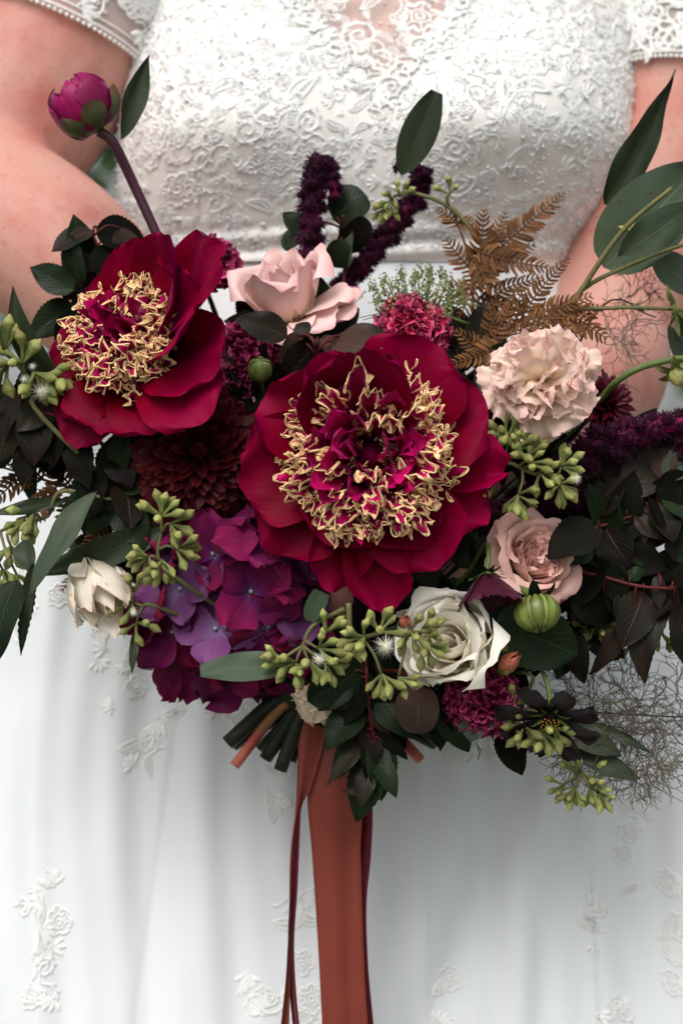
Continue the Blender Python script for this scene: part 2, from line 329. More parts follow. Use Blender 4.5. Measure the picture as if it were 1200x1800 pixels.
MT['skin'] = mat('skin', [(.25, srgb(212, 162, 146)), (.5, srgb(205, 148, 134)), (.8, srgb(186, 114, 102))], axis='noise', rough=.5, spec=.25, sss=.2, sssr=(.010,), noise=(24, .24), rand=0, bump=.25, bscale=620, speck=(190, .57, 2.2, srgb(178, 100, 88)))
MT['ground'] = mat('lawn', [(.2, srgb(96, 102, 90)), (.8, srgb(120, 124, 112))], axis='noise', rough=.9, noise=(3, .5), rand=0, bump=.6, bscale=60)
MT['hedge'] = mat('hedge_leaf', srgb(74, 96, 58), rough=.6, noise=(3, .6), rand=.1)
def tulle(name, col, fac):
    m = bpy.data.materials.new(name); m.use_nodes = True; N = m.node_tree.nodes; L = m.node_tree.links
    b = N['Principled BSDF']; b.inputs['Base Color'].default_value = col; b.inputs['Roughness'].default_value = .7
    t = N.new('ShaderNodeBsdfTransparent'); x = N.new('ShaderNodeMixShader'); x.inputs[0].default_value = fac
    L.new(t.outputs[0], x.inputs[1]); L.new(b.outputs[0], x.inputs[2]); L.new(x.outputs[0], N['Material Output'].inputs[0]); return m
MT['tulle'] = tulle('sheer_tulle', srgb(244, 238, 230), .3)
MT['sleeve'] = tulle('sleeve_tulle', srgb(244, 238, 230), .38)

# ------------------------------------------------------------------ the setting
def build_setting():
    g = obj('ground', mesh('ground', [(-400, -400, GROUND_Z), (400, -400, GROUND_Z), (400, 400, GROUND_Z), (-400, 400, GROUND_Z)], [(0, 1, 2, 3)], MT['ground']))
    tag(g, kind='structure')
    r = np.random.default_rng(5); n = 9000
    c = np.stack([r.uniform(-5, 5, n), r.uniform(3.0, 3.8, n), r.uniform(GROUND_Z, 1.1, n)], 1)
    c[:, 1] += .25 * np.sin(c[:, 0] * 1.7) + .15 * np.sin(c[:, 2] * 3); c[:, 2] += .2 * np.sin(c[:, 0] * 2.3) * (c[:, 2] > .6)
    a = r.normal(size=(n, 3)); a /= np.linalg.norm(a, axis=1, keepdims=True); b = np.cross(a, r.normal(size=(n, 3))); b /= np.linalg.norm(b, axis=1, keepdims=True)
    s = r.uniform(.04, .08, (n, 1))
    V = np.stack([c - a * s, c + b * s * .45, c + a * s, c - b * s * .45], 1).reshape(-1, 3)
    h = Thing('hedge', 'blurred green hedge far behind the gown', 'hedge', (0, 3.4, GROUND_Z))
    h.part('foliage', V, [tuple(range(4 * i, 4 * i + 4)) for i in range(n)], MT['hedge'], world=True)
    q = []
    for x in np.linspace(-4.7, 4.7, 12):
        q.append(tube(smoothpath([(x, 3.45, GROUND_Z), (x + U(-.1, .1), 3.4, -.2), (x + U(-.2, .2), 3.45, .8)], 6), [.05, .02], 6))
    v, f, uv, _ = join(q); h.part('branches', v, f, MT['stemdark'], world=True)
build_setting()

# ------------------------------------------------------------------ the person and the gown
KZ = .00044
def zr(row): return (900 - np.asarray(row, float)) * KZ
def rowz(z): return 900 - np.asarray(z, float) / KZ
def smooth_interp(x, xs, ys):
    x = np.asarray(x, float); o = 0
    for d, wt in ((-28, .2), (-12, .25), (0, .1), (12, .25), (28, .2)): o = o + wt * np.interp(x + d, xs, ys)
    return o
YC = .27
B_ROW = [-300, 0, 120, 220, 330, 420, 470, 560]
B_L = [228, 222, 212, 216, 206, 214, 220, 200]; B_R = [1100, 1106, 1114, 1112, 1064, 1004, 995, 1010]
B_Y = [.205, .176, .156, .149, .156, .172, .175, .177]
def bodice(th, z, off=0.0):
    row = rowz(z); k = S * (1 + YC / D)
    xl = (smooth_interp(row, B_ROW, B_L) - 600) * k; xr = (smooth_interp(row, B_ROW, B_R) - 600) * k
    yf = smooth_interp(row, B_ROW, B_Y); xc, a = (xl + xr) / 2, (xr - xl) / 2 - off
    sn, cs = np.sin(th), np.cos(th)
    x = xc + a * np.sign(sn) * np.abs(sn) ** .86
    bf = np.where(cs > 0, YC - yf, .13) - off
    y = YC - bf * np.sign(cs) * np.abs(cs) ** .72
    dr = row - 215; ver = np.exp(-np.where(dr < 0, (dr / 200) ** 2, (dr / 112) ** 2))
    for xb, am in ((-.092, .031), (.124, .033)): y = y - np.where(cs > 0, 1, 0) * am * np.exp(-(np.abs(x - xb) / .082) ** 2.6) * ver
    # soft horizontal pleats of the waist band
    y = y - .0022 * np.sin(row * .16 + x * 18) * np.clip((row - 375) / 30, 0, 1) * np.clip(cs, 0, 1)
    return np.stack([x, y, z], -1)

K_ROW = [380, 440, 520, 620, 720, 900, 1200, 1800, 3215]
K_L = [218, 215, 180, 60, -20, -60, -110, -230, -480]; K_R = [1008, 1000, 1015, 1070, 1120, 1200, 1320, 1520, 1850]
K_Y = [.178, .177, .172, .166, .160, .153, .146, .112, .03]
def skirt(th, z, off=0.0):
    row = rowz(z); k = S * (1 + YC / D)
    xl = (np.interp(row, K_ROW, K_L) - 600) * k; xr = (np.interp(row, K_ROW, K_R) - 600) * k
    yf = np.interp(row, K_ROW, K_Y); xc, a = (xl + xr) / 2, (xr - xl) / 2 - off
    sn, cs = np.sin(th), np.cos(th)
    x = xc + a * np.sign(sn) * np.abs(sn) ** .9
    grow = np.clip((row - 470) / 900, 0, 1.6)
    bf = np.where(cs > 0, YC - yf, .15 + .2 * grow) - off
    y = YC - bf * np.sign(cs) * np.abs(cs) ** .75
    p = 600 + x / KZ
    f = 0
    f = f + .0045 * np.sin(p / 46 + row / 600) + .006 * np.sin(p / 97 + 1.3 - row / 420) + .003 * np.sin(p / 23 + .5 + row / 900) + .0012 * np.sin(p / 12 + 2 * np.sin(row / 170) + row / 300) + .0012 * np.sin(p / 60 + row / 75) * np.sin(row / 210 + p / 200)
    def lap(x0, r0, x1, r1, h, run):      # a lapped fold: the cloth left of the line stands proud, then falls in a step
        ln = x0 + (x1 - x0) * (row - r0) / (r1 - r0); d = p - ln
        return -h * np.where(d < 0, np.exp(d / run), 0) * (1 / (1 + np.exp(-np.clip((0 - d) / 6.0, -30, 30)))) * np.clip((row - (r0 - 250)) / 300, 0, 1)
    f = f + lap(312, 1230, 236, 1800, .0018, 190) + lap(748, 1350, 752, 1800, .004, 110) + lap(1030, 1400, 1046, 1800, .004, 130)
    ln = 890 + (760 - 890) * (row - 1430) / 330; f = f + .011 * np.exp(-((p - ln) / 45) ** 2) * np.clip((row - 1250) / 150, 0, 1)
    ln = 985 + (940 - 985) * (row - 1430) / 330; f = f + .007 * np.exp(-((p - ln) / 36) ** 2) * np.clip((row - 1350) / 150, 0, 1)
    g = np.clip((row - 430) / 350, 0, 1)
    y = y + f * g * np.where(cs > 0, np.clip(cs * 3, 0, 1), -1 * np.clip(-cs * 3, 0, 1))
    return np.stack([x, y, z], -1)

def sgrid(fn, ths, zs, off=0.0):
    Z, TH = np.meshgrid(zs, ths, indexing='ij')
    V = fn(TH, Z, off).reshape(-1, 3)
    uv = np.stack([(TH / 6.2832 + .5), (Z - zs.min()) / np.ptp(zs)], -1).reshape(-1, 2)
    return V, gridF(len(zs) - 1, len(ths) - 1), uv

def motif(kind, r):
    L = []; wa = [r.uniform(-.09, .09) for _ in range(4)]; wb = [r.uniform(2, 7) for _ in range(4)]
    def ring(cx, cy, rad, wd, n=14, a0=0, a1=2 * math.pi): 
        a = np.linspace(a0, a1, n); L.append((np.stack([cx + rad * np.cos(a), cy + rad * np.sin(a)], 1), wd))
    if kind == 'scroll':
        turns = r.uniform(1.2, 1.9); a = np.linspace(0, turns * 2 * math.pi, 40); q = np.linspace(.05, .42, 40) ** 1.0
        L.append((np.stack([q * np.cos(a), q * np.sin(a)], 1), .055))
        for k in range(14, 40, 3): ring(q[k] * 1.16 * math.cos(a[k]), q[k] * 1.16 * math.sin(a[k]), .045, .028, 7)
        e = a[-1]; t = np.linspace(0, 1, 12); tx, ty = -math.sin(e), math.cos(e)
        L.append((np.stack([.42 * math.cos(e) + tx * t * .5 - .12 * np.sin(t * 3) * math.cos(e), .42 * math.sin(e) + ty * t * .5 - .12 * np.sin(t * 3) * math.sin(e)], 1), .06))
    elif kind == 'rose':
        ring(0, 0, .09, .05, 10); n = r.choice((5, 6, 7)); ring(0, 0, .2, .035, 18)
        for k in range(n):
            b = 2 * math.pi * k / n; a = np.linspace(-1.25, 1.25, 10); rr = .24 + .2 * np.cos(a)
            L.append((np.stack([rr * np.cos(b + a * .42), rr * np.sin(b + a * .42)], 1), .06))
            L.append((np.stack([np.linspace(.2, .4, 4) * math.cos(b), np.linspace(.2, .4, 4) * math.sin(b)], 1), .03))
    elif kind == 'leaf':
        t = np.linspace(0, 1, 12); wv = .17 * np.sin(t * math.pi) ** .8; x = t - .5; bend = .18 * np.sin(t * 2.4)
        for s in (-1, 1): L.append((np.stack([x, bend + s * wv], 1), .05))
        L.append((np.stack([x, bend], 1), .04))
        for k in range(2, 10):
            for s in (-1, 1): L.append((np.array([[x[k], bend[k]], [x[k] + .07, bend[k] + s * wv[k] * .9]]), .02))
    elif kind == 'ladder':
        a = np.linspace(.2, 2.6, 18); 
        for rad in (.3, .44): L.append((np.stack([rad * np.cos(a), rad * np.sin(a) - .25], 1), .035))
        for k in range(0, 18, 2): L.append((np.array([[.3 * math.cos(a[k]), .3 * math.sin(a[k]) - .25], [.44 * math.cos(a[k]), .44 * math.sin(a[k]) - .25]]), .025))
        for k in range(1, 18, 3): ring(.5 * math.cos(a[k]), .5 * math.sin(a[k]) - .25, .05, .03, 8)
    else:   # lobes: solid satin-stitched petals
        n = r.choice((3, 4, 5))
        for k in range(n):
            b = (k - (n - 1) / 2) * .55; t = np.linspace(0, 1, 7); L.append((np.stack([(.1 + .36 * t) * np.sin(b + t * .15), (.1 + .36 * t) * np.cos(b) - .25], 1), 'lobe'))
        ring(0, -.22, .07, .04, 8)
    L = [(np.stack([p[:, 0] + wa[0] * np.sin(p[:, 1] * wb[0] + 1) + wa[1] * p[:, 1], p[:, 1] + wa[2] * np.sin(p[:, 0] * wb[1] + 2)], 1), (wd if wd == 'lobe' else wd * 1.4)) for p, wd in L]
    return L

def conform(lines, fn, u0, v0, size, rot, h=.0016, lift=.0003, off=0.0):
    e = 1e-3
    c, s = math.cos(rot), math.sin(rot)
    p0 = fn(np.array([u0]), np.array([v0]))[0]
    du = np.linalg.norm(fn(np.array([u0 + e]), np.array([v0]))[0] - p0) / e; dv = np.linalg.norm(fn(np.array([u0]), np.array([v0 + e]))[0] - p0) / e
    def at(q):
        q = q * size; x = q[:, 0] * c - q[:, 1] * s; y = q[:, 0] * s + q[:, 1] * c
        u, v = u0 + x / du, v0 + y / dv
        p = fn(u, v); a = fn(u + e, v) - p; b = fn(u, v + e) - p
        n = np.cross(a, b); n /= np.linalg.norm(n, axis=1, keepdims=True) + 1e-12
        if ((fn(u, v, -.001) - p) * n).sum() < 0: n = -n
        return p, n
    Q, H, FF, o = [], [], [], 0
    for pts, wd in lines:
        n = len(pts); tan = np.gradient(pts, axis=0); tan /= np.linalg.norm(tan, axis=1, keepdims=True) + 1e-9
        per = np.stack([-tan[:, 1], tan[:, 0]], 1)
        wv = (.085 * np.sin(np.linspace(.25, 2.95, n)))[:, None] if wd == 'lobe' else np.full((n, 1), wd / 2)
        al = np.linspace(0, math.pi, 5)
        Q.append((pts[:, None, :] + (per * wv)[:, None, :] * np.cos(al)[None, :, None]).reshape(-1, 2))
        H.append(np.tile(lift + h * np.sin(al), n)); FF += [tuple(i + o for i in q) for q in gridF(n - 1, 4)]; o += n * 5
    p, nn = at(np.vstack(Q)); V = p + nn * np.concatenate(H)[:, None]
    return V, FF, np.zeros((len(V), 2)), None

def build_body():
    parts = []
    ths = np.linspace(-math.pi, math.pi, 49)[:-1]; zs = zr(np.linspace(-330, 560, 30))
    Z, TH = np.meshgrid(zs, ths, indexing='ij'); V = bodice(TH, Z, .010).reshape(-1, 3); F = gridF(len(zs) - 1, 48, True)
    F.append(tuple(range(48))[::-1]); F.append(tuple((len(zs) - 1) * 48 + k for k in range(48))); parts.append((V, F))
    Zk = zr(np.linspace(540, 2300, 24)); Z, TH = np.meshgrid(Zk, ths, indexing='ij'); V = skirt(TH, Z, .07).reshape(-1, 3); F = gridF(23, 48, True)
    F.append(tuple(range(48))[::-1]); F.append(tuple(23 * 48 + k for k in range(48))); parts.append((V, F))
    def limb(pts, rad, n=26):
        q = smoothpath(pts, n); rr = np.interp(np.linspace(0, 1, n), np.linspace(0, 1, len(rad)), rad)
        d0, d1 = nrm(q[1] - q[0]), nrm(q[-1] - q[-2])
        q = np.vstack([[q[0] - d0 * rr[0] * .9, q[0] - d0 * rr[0] * .6], q, [q[-1] + d1 * rr[-1] * .6, q[-1] + d1 * rr[-1] * .9]])
        rr = np.concatenate([[rr[0] * .35, rr[0] * .8], rr, [rr[-1] * .8, rr[-1] * .35]])
        v, f, _ = tube(q, rr, 20); parts.append((v, f))
    global ARM_L, ARM_R
    ARM_L = ([P(190, -190, .25), P(78, 110, .235), P(-78, 330, .22)], [.078, .079, .074])
    ARM_R = ([P(1215, -190, .27), P(1228, 100, .27), P(1150, 360, .255), P(1066, 590, .225)], [.074, .074, .062, .053])
    limb(*ARM_L); limb([P(-80, 338, .175), P(105, 452, .135), P(330, 700, .105), P(468, 930, .09)], [.068, .062, .047, .030])
    limb(*ARM_R); limb([P(1066, 590, .225), P(1040, 690, .165), P(850, 890, .115), P(690, 1040, .092)], [.053, .051, .043, .029])
    limb([P(560, -260, .27), P(560, -420, .27)], [.062, .06], 6)
    # hands closed round the stems behind the flowers
    hx, hy = P(575, 1120, .05)[0], .05
    for sgn, wr, row in ((-1, P(468, 930, .09), 1075), (1, P(690, 1040, .092), 1150)):
        palm = P(575, row, .05) + np.array([sgn * .030, .022, .0])
        limb([wr, (wr + palm) / 2 + np.array([sgn * .006, .004, 0]), palm], [.029, .030, .027], 10)
        for i, (dz, ln, rd) in enumerate(((.024, .9, .0088), (.008, 1.0, .0092), (-.009, .95, .0088), (-.025, .8, .0078))):
            q = []
            for a in np.linspace(.45, .45 + 3.3 * ln, 7):
                q.append(np.array([hx + sgn * .030 * math.cos(a), hy + .004 - .034 * math.sin(a) * 1.0, palm[2] + dz]))
            limb(q, [rd * 1.1, rd, rd * .85], 12)
        limb([palm + np.array([0, -.008, .022]), palm + np.array([-sgn * .002, -.03, .036]), palm + np.array([-sgn * .02, -.045, .040])], [.012, .0105, .0085], 9)
    v, f, _, _ = join(parts)
    me = mesh('body_raw', v, f, MT['skin']); o = bpy.data.objects.new('body_raw', me); COL.objects.link(o)
    m = o.modifiers.new('r', 'REMESH'); m.mode = 'VOXEL'; m.voxel_size = .0045; m.use_smooth_shade = True
    s_ = o.modifiers.new('s', 'SMOOTH'); s_.factor = .5; s_.iterations = 5
    dg = bpy.context.evaluated_depsgraph_get(); nm = bpy.data.meshes.new_from_object(o.evaluated_get(dg))
    bpy.data.objects.remove(o); bpy.data.meshes.remove(me); nm.name = 'body'; nm.materials.clear(); nm.materials.append(MT['skin'])
    nm.polygons.foreach_set('use_smooth', np.ones(len(nm.polygons), bool)); return nm

PERSON = Thing('person', 'person in a white beaded lace wedding gown holding the bouquet with bent bare arms', 'person', (0, YC, GROUND_Z))
def pl(name, V, F, m, uv=None, parent=None, kind=None, smooth=True):
    o = PERSON.part(name, V, F, m, uv, world=True, parent=parent, smooth=smooth)
    if kind: o['kind'] = kind
    return o
def build_person():
    nm = build_body(); nm.transform(Matrix.Translation((0, -YC, -GROUND_Z))); obj('body', nm, PERSON.o)
    ths = np.linspace(-math.pi, math.pi, 361); zs = zr(np.linspace(-300, 452, 220))
    V, F, uv = sgrid(bodice, ths, zs)
    c = np.array([V[list(q)].mean(0) for q in F]); px = 600 + c[:, 0] / (S * (1 + c[:, 1] / D)); row = 900 - c[:, 2] / (S * (1 + c[:, 1] / D))
    hole = (c[:, 1] < YC) & (np.abs(px - 668) < np.clip((168 - row) * .74, 0, 230))
    bo = pl('bodice', V, [f for f, h in zip(F, hole) if not h], MT['satin'], uv)
    big = (c[:, 1] < YC) & (np.abs(px - 668) < np.clip((190 - row) * .78, 0, 250))
    Vt = bodice(np.repeat(ths[None, :], len(zs), 0), np.repeat(zs[:, None], len(ths), 1), -.0012).reshape(-1, 3)
    yk = pl('neckline_tulle', Vt, [f for f, h in zip(F, big) if h], MT['tulle'], uv, bo)
    # lace worked over the bodice, motif by motif
    r = random.Random(11); kinds = ['scroll', 'rose', 'leaf', 'ladder', 'lobe', 'scroll', 'rose', 'lobe', 'leaf']
    pts = []; g_ = np.random.default_rng(3); cp, cq = g_.uniform(-1.42, 1.42, 9000), g_.uniform(-40, 432, 9000); CX = bodice(cp, zr(cq)); CS = g_.choice([36, 44, 54, 64, 78], 9000) * np.where(cq < 370, 1, .62)
    KX, KS = np.zeros((400, 3)), np.zeros(400); kn = 0
    for X, sz, p, q in zip(CX, CS, cp, cq):
        if kn >= 330: break
        if kn and (((KX[:kn] - X) ** 2).sum(1) < ((KS[:kn] + sz) * .5 * .00044 * .68) ** 2).any(): continue
        KX[kn], KS[kn] = X, sz; kn += 1; pts.append((X, float(sz), float(p), float(q)))
    for X, sz, p, q in pts:
        k = r.choice(kinds); v, f, _, _ = conform(motif(k, r), bodice, p, float(zr(q)), sz * KZ, r.uniform(0, 6.28), h=.0011 * (sz / 80) ** .5)
        pl('lace_' + {'rose': 'rosette', 'lobe': 'petal'}.get(k, k), v, f, MT['lace'], None, bo)
    q = []
    for i in range(460):
        p, w2 = r.uniform(-1.42, 1.42), r.uniform(-30, 425)
        q.append(conform(motif(r.choice(['scroll', 'lobe', 'leaf', 'lobe', 'rose']), r), bodice, p, float(zr(w2)), r.uniform(24, 44) * KZ, r.uniform(0, 6.28), h=.0008)[:2])
    for i in range(22):
        f_ = i / 10 if i < 11 else (i - 11) / 10; sd = -1 if i < 11 else 1; row = 172 - f_ * 200; px = 668 + sd * (f_ * 200 * .74 + 4); t_ = np.linspace(-1.4, 1.4, 400); b_ = bodice(t_, np.full(400, float(zr(row)))); p = float(np.interp(px, 600 + b_[:, 0] / (S * (1 + b_[:, 1] / D)), t_))
        q.append(conform(motif(r.choice(['scroll', 'lobe', 'ladder']), r), bodice, p, float((900 - row) * S * 1.09), 60 * KZ, r.uniform(0, 6.28), h=.0015, lift=.0014)[:2])
    v, f, _, _ = join(q); pl('lace_ground', v, f, MT['lace'], None, bo, kind='stuff')
    # crystal beads, too small to pick apart
    bb = []; ico = lathe([(.0002, -1), (.75, -.6), (1, 0), (.75, .6), (.0002, 1)], 6)
    for i in range(1300):
        p, q = r.uniform(-1.45, 1.45), r.uniform(-20, 440); A = bodice(np.array([p]), zr(np.array([q])), -.0026)[0]; rad = r.choice((.0007, .0009, .0011, .0014))
        bb.append((ico[0] * rad + A, ico[1]))
    v, f, _, _ = join(bb); pl('beads', v, f, MT['bead'], None, bo, kind='stuff')
    # beaded edges down the sides of the bodice
    # cap sleeves: sheer tulle shells with lace and a looped hem
    for nm_, arm, l1, tilt in (('sleeve', ARM_L, .425, 0.0), ('sleeve', ARM_R, .45, -.05)):
        q = smoothpath(arm[0], 60); rr = np.interp(np.linspace(0, 1, 60), np.linspace(0, 1, len(arm[1])), arm[1]) + .005
        tan = np.gradient(q, axis=0); tan /= np.linalg.norm(tan, axis=1, keepdims=True)
        e1 = np.cross(tan, [0, 1, 0]); e1 /= np.linalg.norm(e1, axis=1, keepdims=True); e2 = np.cross(e1, tan)
        ii = np.linspace(0, 1, 60)
        def sf(th, l, off=0.0, q=q, rr=rr, e1=e1, e2=e2):
            l = np.clip(np.asarray(l, float) + tilt * np.sin(th), 0, 1); g = lambda A: np.stack([np.interp(l, ii, A[:, k]) for k in range(3)], -1)
            R_ = (np.interp(l, ii, rr) - off)[..., None]
            return g(q) + R_ * (g(e1) * np.cos(th)[..., None] - g(e2) * np.sin(th)[..., None])
        V, F, uv = sgrid(sf, np.linspace(-math.pi, math.pi, 61), np.linspace(.02, l1, 16)); sl_ = pl(nm_, V, F, MT['sleeve'], uv)
        for i in range(90):
            th, l = r.uniform(-.3, 3.4), r.uniform(l1 * .5, l1 - .03); k = r.choice(['scroll', 'rose', 'lobe', 'leaf', 'lobe'])
            v, f, _, _ = conform(motif(k, r), sf, th, l, r.uniform(50, 84) * KZ, r.uniform(0, 6.28), h=.0014, lift=.0006)
            # keep the motif outside the shell whichever way its normals run
            pl('lace_' + {'rose': 'rosette', 'lobe': 'petal'}.get(k, k), v, f, MT['lace'], None, sl_)
        hem = []
        for th in np.linspace(-math.pi, math.pi, 110)[:-1]:
            A = sf(np.array([th]), np.array([l1]), -.001)[0]; hem.append((ico[0] * .0018 + A, ico[1]))
        a = np.linspace(-math.pi, math.pi, 120); hem.append(tube(sf(a, np.full(120, l1 - .012), -.001), .0010, 6)[:2]); hem.append(tube(sf(a, np.full(120, l1 - .03), -.001), .0008, 6)[:2])
        v, f, _, _ = join(hem); pl('looped_hem', v, f, MT['lace'], None, sl_)
    # skirt
    ths = np.concatenate([np.linspace(-math.pi, -1.3, 50)[:-1], np.linspace(-1.3, 1.3, 420), np.linspace(1.3, math.pi, 50)[1:]]); zs = np.concatenate([zr(np.linspace(425, 1900, 110)), zr(np.linspace(1920, 3215, 24))])
    V, F, uv = sgrid(skirt, ths, zs); sk = pl('skirt', V, F, MT['skirt'], uv)
    def th_at(px, row):
        t = np.linspace(-1.5, 1.5, 1500); p = skirt(t, np.full(1500, float(zr(row)))); q = 600 + p[:, 0] / (S * (1 + p[:, 1] / D)); return float(np.interp(px, q, t))
    pats = [(250, 1200, 95, 150, 17), (275, 1320, 30, 60, 4), (70, 1600, 42, 90, 12), (75, 1730, 24, 55, 5), (60, 1060, 50, 60, 6), (400, 1240, 60, 55, 9), (470, 1370, 45, 55, 6), (530, 1620, 26, 70, 6), (480, 1725, 55, 40, 7), (550, 1770, 26, 45, 5), (1115, 1470, 22, 100, 8), (1190, 1600, 26, 150, 13), (775, 1745, 22, 42, 5), (835, 1340, 40, 50, 5), (1040, 1650, 14, 70, 5), (1080, 1790, 26, 40, 4)]
    for cx, cy, rx, ry, n in pats:
        q = []
        for i in range(n):
            a, d = r.uniform(0, 6.28), math.sqrt(r.random()); row = cy + ry * d * math.sin(a); rz = row * (1 + .0)
            y = .14; zz = (900 - row) * S * (1 + y / D)
            k = r.choice(['rose', 'lobe', 'leaf', 'scroll', 'lobe']); q.append(conform(motif(k, r), skirt, th_at(cx + rx * d * math.cos(a), float(rowz(zz))), zz, r.uniform(38, 60) * KZ, r.uniform(0, 6.28), h=.0008)[:2])
        v, f, _, _ = join(q); pl('lace_applique', v, f, MT['lace'], None, sk)
build_person()

# ------------------------------------------------------------------ flower builders
BIND = (575, 1196, .045)
EXITS = [(412, 1308, .03), (474, 1330, .03), (498, 1350, .025), (516, 1344, .035), (735, 1332, .05), (764, 1306, .06), (440, 1290, .05), (455, 1318, .055), (690, 1290, .055), (705, 1315, .06), (540, 1330, .06), (600, 1340, .06), (560, 1350, .07), (640, 1335, .065), (482, 1306, .05), (670, 1320, .07)]
_ex = [0]
def stem(th, base, r=.003, m='stemdark', ex=None, pull=.03):
    """A stem from the flower's base through the tie to a cut end below it."""
    if ex is None: ex = EXITS[_ex[0] % len(EXITS)]; _ex[0] += 1
    e = P(ex[0] + U(-5, 5), ex[1] + U(-8, 8), ex[2] + U(-.006, .006)); b = P(BIND[0] + U(-16, 16), BIND[1] + U(-12, 12), BIND[2] + U(-.008, .008))
    base = np.asarray(base, float); mid = base * .45 + b * .55 + np.array([0, pull, .012])
    q = smoothpath([base, base * .8 + mid * .2 + np.array([0, pull * .5, 0]), mid, b + nrm(mid - b) * .03, b, e], 30)
    v, f, uv = tube(q, [r * .8, r, r, r, r * 1.25], 7); return th.part('stem', v, f, MT[m], uv, world=True)

def staminode(seed, rim=True):
    r = random.Random(seed); W = r.uniform(.15, .28) if rim else r.uniform(.3, .5); ph = [r.uniform(0, 6.28) for _ in range(9)]; curl = r.uniform(-.25, .35); sway = r.uniform(-.16, .16); fr = r.uniform(3.2, 5.2)
    notch = r.uniform(0, .14); t0 = r.uniform(.5, .72) if rim else 2; f2 = r.uniform(44, 60); tw = r.uniform(-.9, .9)
    def sf(s, t):
        w = W / 2 * (.36 + .64 * np.sin(np.clip(t, 0, 1) * 1.9) ** 1.2) * (1 + .20 * np.sin(fr * 6.28 * t + ph[0] + s * 1.2) * t)
        e = np.abs(s) ** 3 * np.clip((t - t0) * 6, 0, 1) + np.clip((t - .9) * 8, 0, 1) * .7 * (t0 < 1)
        x = s * w + s * e * .022 * np.sin(t * f2 + ph[4] + s) + sway * t * t + .05 * np.sin(t * 7 + ph[1]) * t
        y = t + (.06 * np.sin(s * 4 + ph[2]) - notch * np.exp(-(s / .35) ** 2)) * t ** 4 - .06 * s * s * t ** 3 + e * .016 * np.sin(s * 9 + ph[5] + t * 11)
        z = .5 * w * s * s + (np.abs(s) ** 1.5 + t ** 6 * .6) * .05 * np.sin(fr * 6.6 * t + ph[3] + s * 3.4) * np.clip(t * 1.6 - .4, 0, 1) + e * .034 * np.sin(t * f2 * .93 + ph[6] + s * 8.5)
        c_, s_ = np.cos(tw * t), np.sin(tw * t); xs = x - sway * t * t
        return np.stack([xs * c_ - z * s_ + sway * t * t, y, xs * s_ + z * c_ + curl * t * t * .5], -1)
    t = np.concatenate([np.linspace(0, .5, 5)[:-1], np.linspace(.5, 1, 25)]) if rim else np.linspace(0, 1, 11); s = np.array([-1, -.86, -.35, .35, .86, 1]); TT, SS = np.meshgrid(t, s, indexing='ij')
    V = sf(SS, TT).reshape(-1, 3); F = gridF(len(t) - 1, 5); uv = np.stack([SS * .5 + .5, TT], -1).reshape(-1, 2); mi = []
    for j in range(len(t) - 1):
        for i in range(5): mi.append(1 if rim and ((t[j] > t0 and i in (0, 4)) or t[j] > .975) else 0)
    parts = [(V, F, uv, 0)]; n0 = len(F)
    if rim:
        a = np.linspace(t0, 1, 40); c = np.linspace(-1, 1, 22)[1:-1]; q = np.vstack([sf(np.full(40, -1.0), a), sf(c, np.full(20, 1.0)), sf(np.full(40, 1.0), a[::-1])]); n_ = len(q); jt = np.linspace(0, 1, n_)
        rr = .0092 + .003 * np.sin(jt * 60 + ph[7]); rr[:6] *= np.linspace(.2, 1, 6); rr[-6:] *= np.linspace(1, .2, 6)
        v, f, u2 = tube(q, rr, 4); parts.append((v, f, u2, 1))
    v, f, uv, m2 = join(parts); m2[:n0] = mi; return mesh('crinkled_petal', v, f, [MT['peony_in'], MT['rim']], uv, m2)
STAM = [staminode(100 + i) for i in range(34)]; STAMP = [staminode(300 + i, False) for i in range(8)]

def outer_petals(th, lst, m, name='petal', rb=.012, nu=12, nv=14, seed=0, zb=0.0):
    for i, (az, reach, W, p0, p1, cup) in enumerate(lst):
        ca = np.mean(np.cos(np.radians(p0 + (p1 - p0) * np.linspace(0, 1, 20)))); L = (PX(reach) - rb) / max(ca, .2)
        v, f, uv = petal(L, PX(W), nu, nv, a=.62, b=.30, phi=(p0, p1), cup=cup, cuptip=cup * .6, ruf=PX(6), rufn=1.5, seed=seed + i * 7, base=.3, roll=U(-45, 40), tipround=.10, und=.045, lat=U(-.07, .07))
        v = v + np.array([0, rb, zb - .0012 * i * .3]); v = v @ roty(U(-.16, .16)).T @ rotz(math.radians(az - 90)).T
        th.part(name, v, f, m, uv)

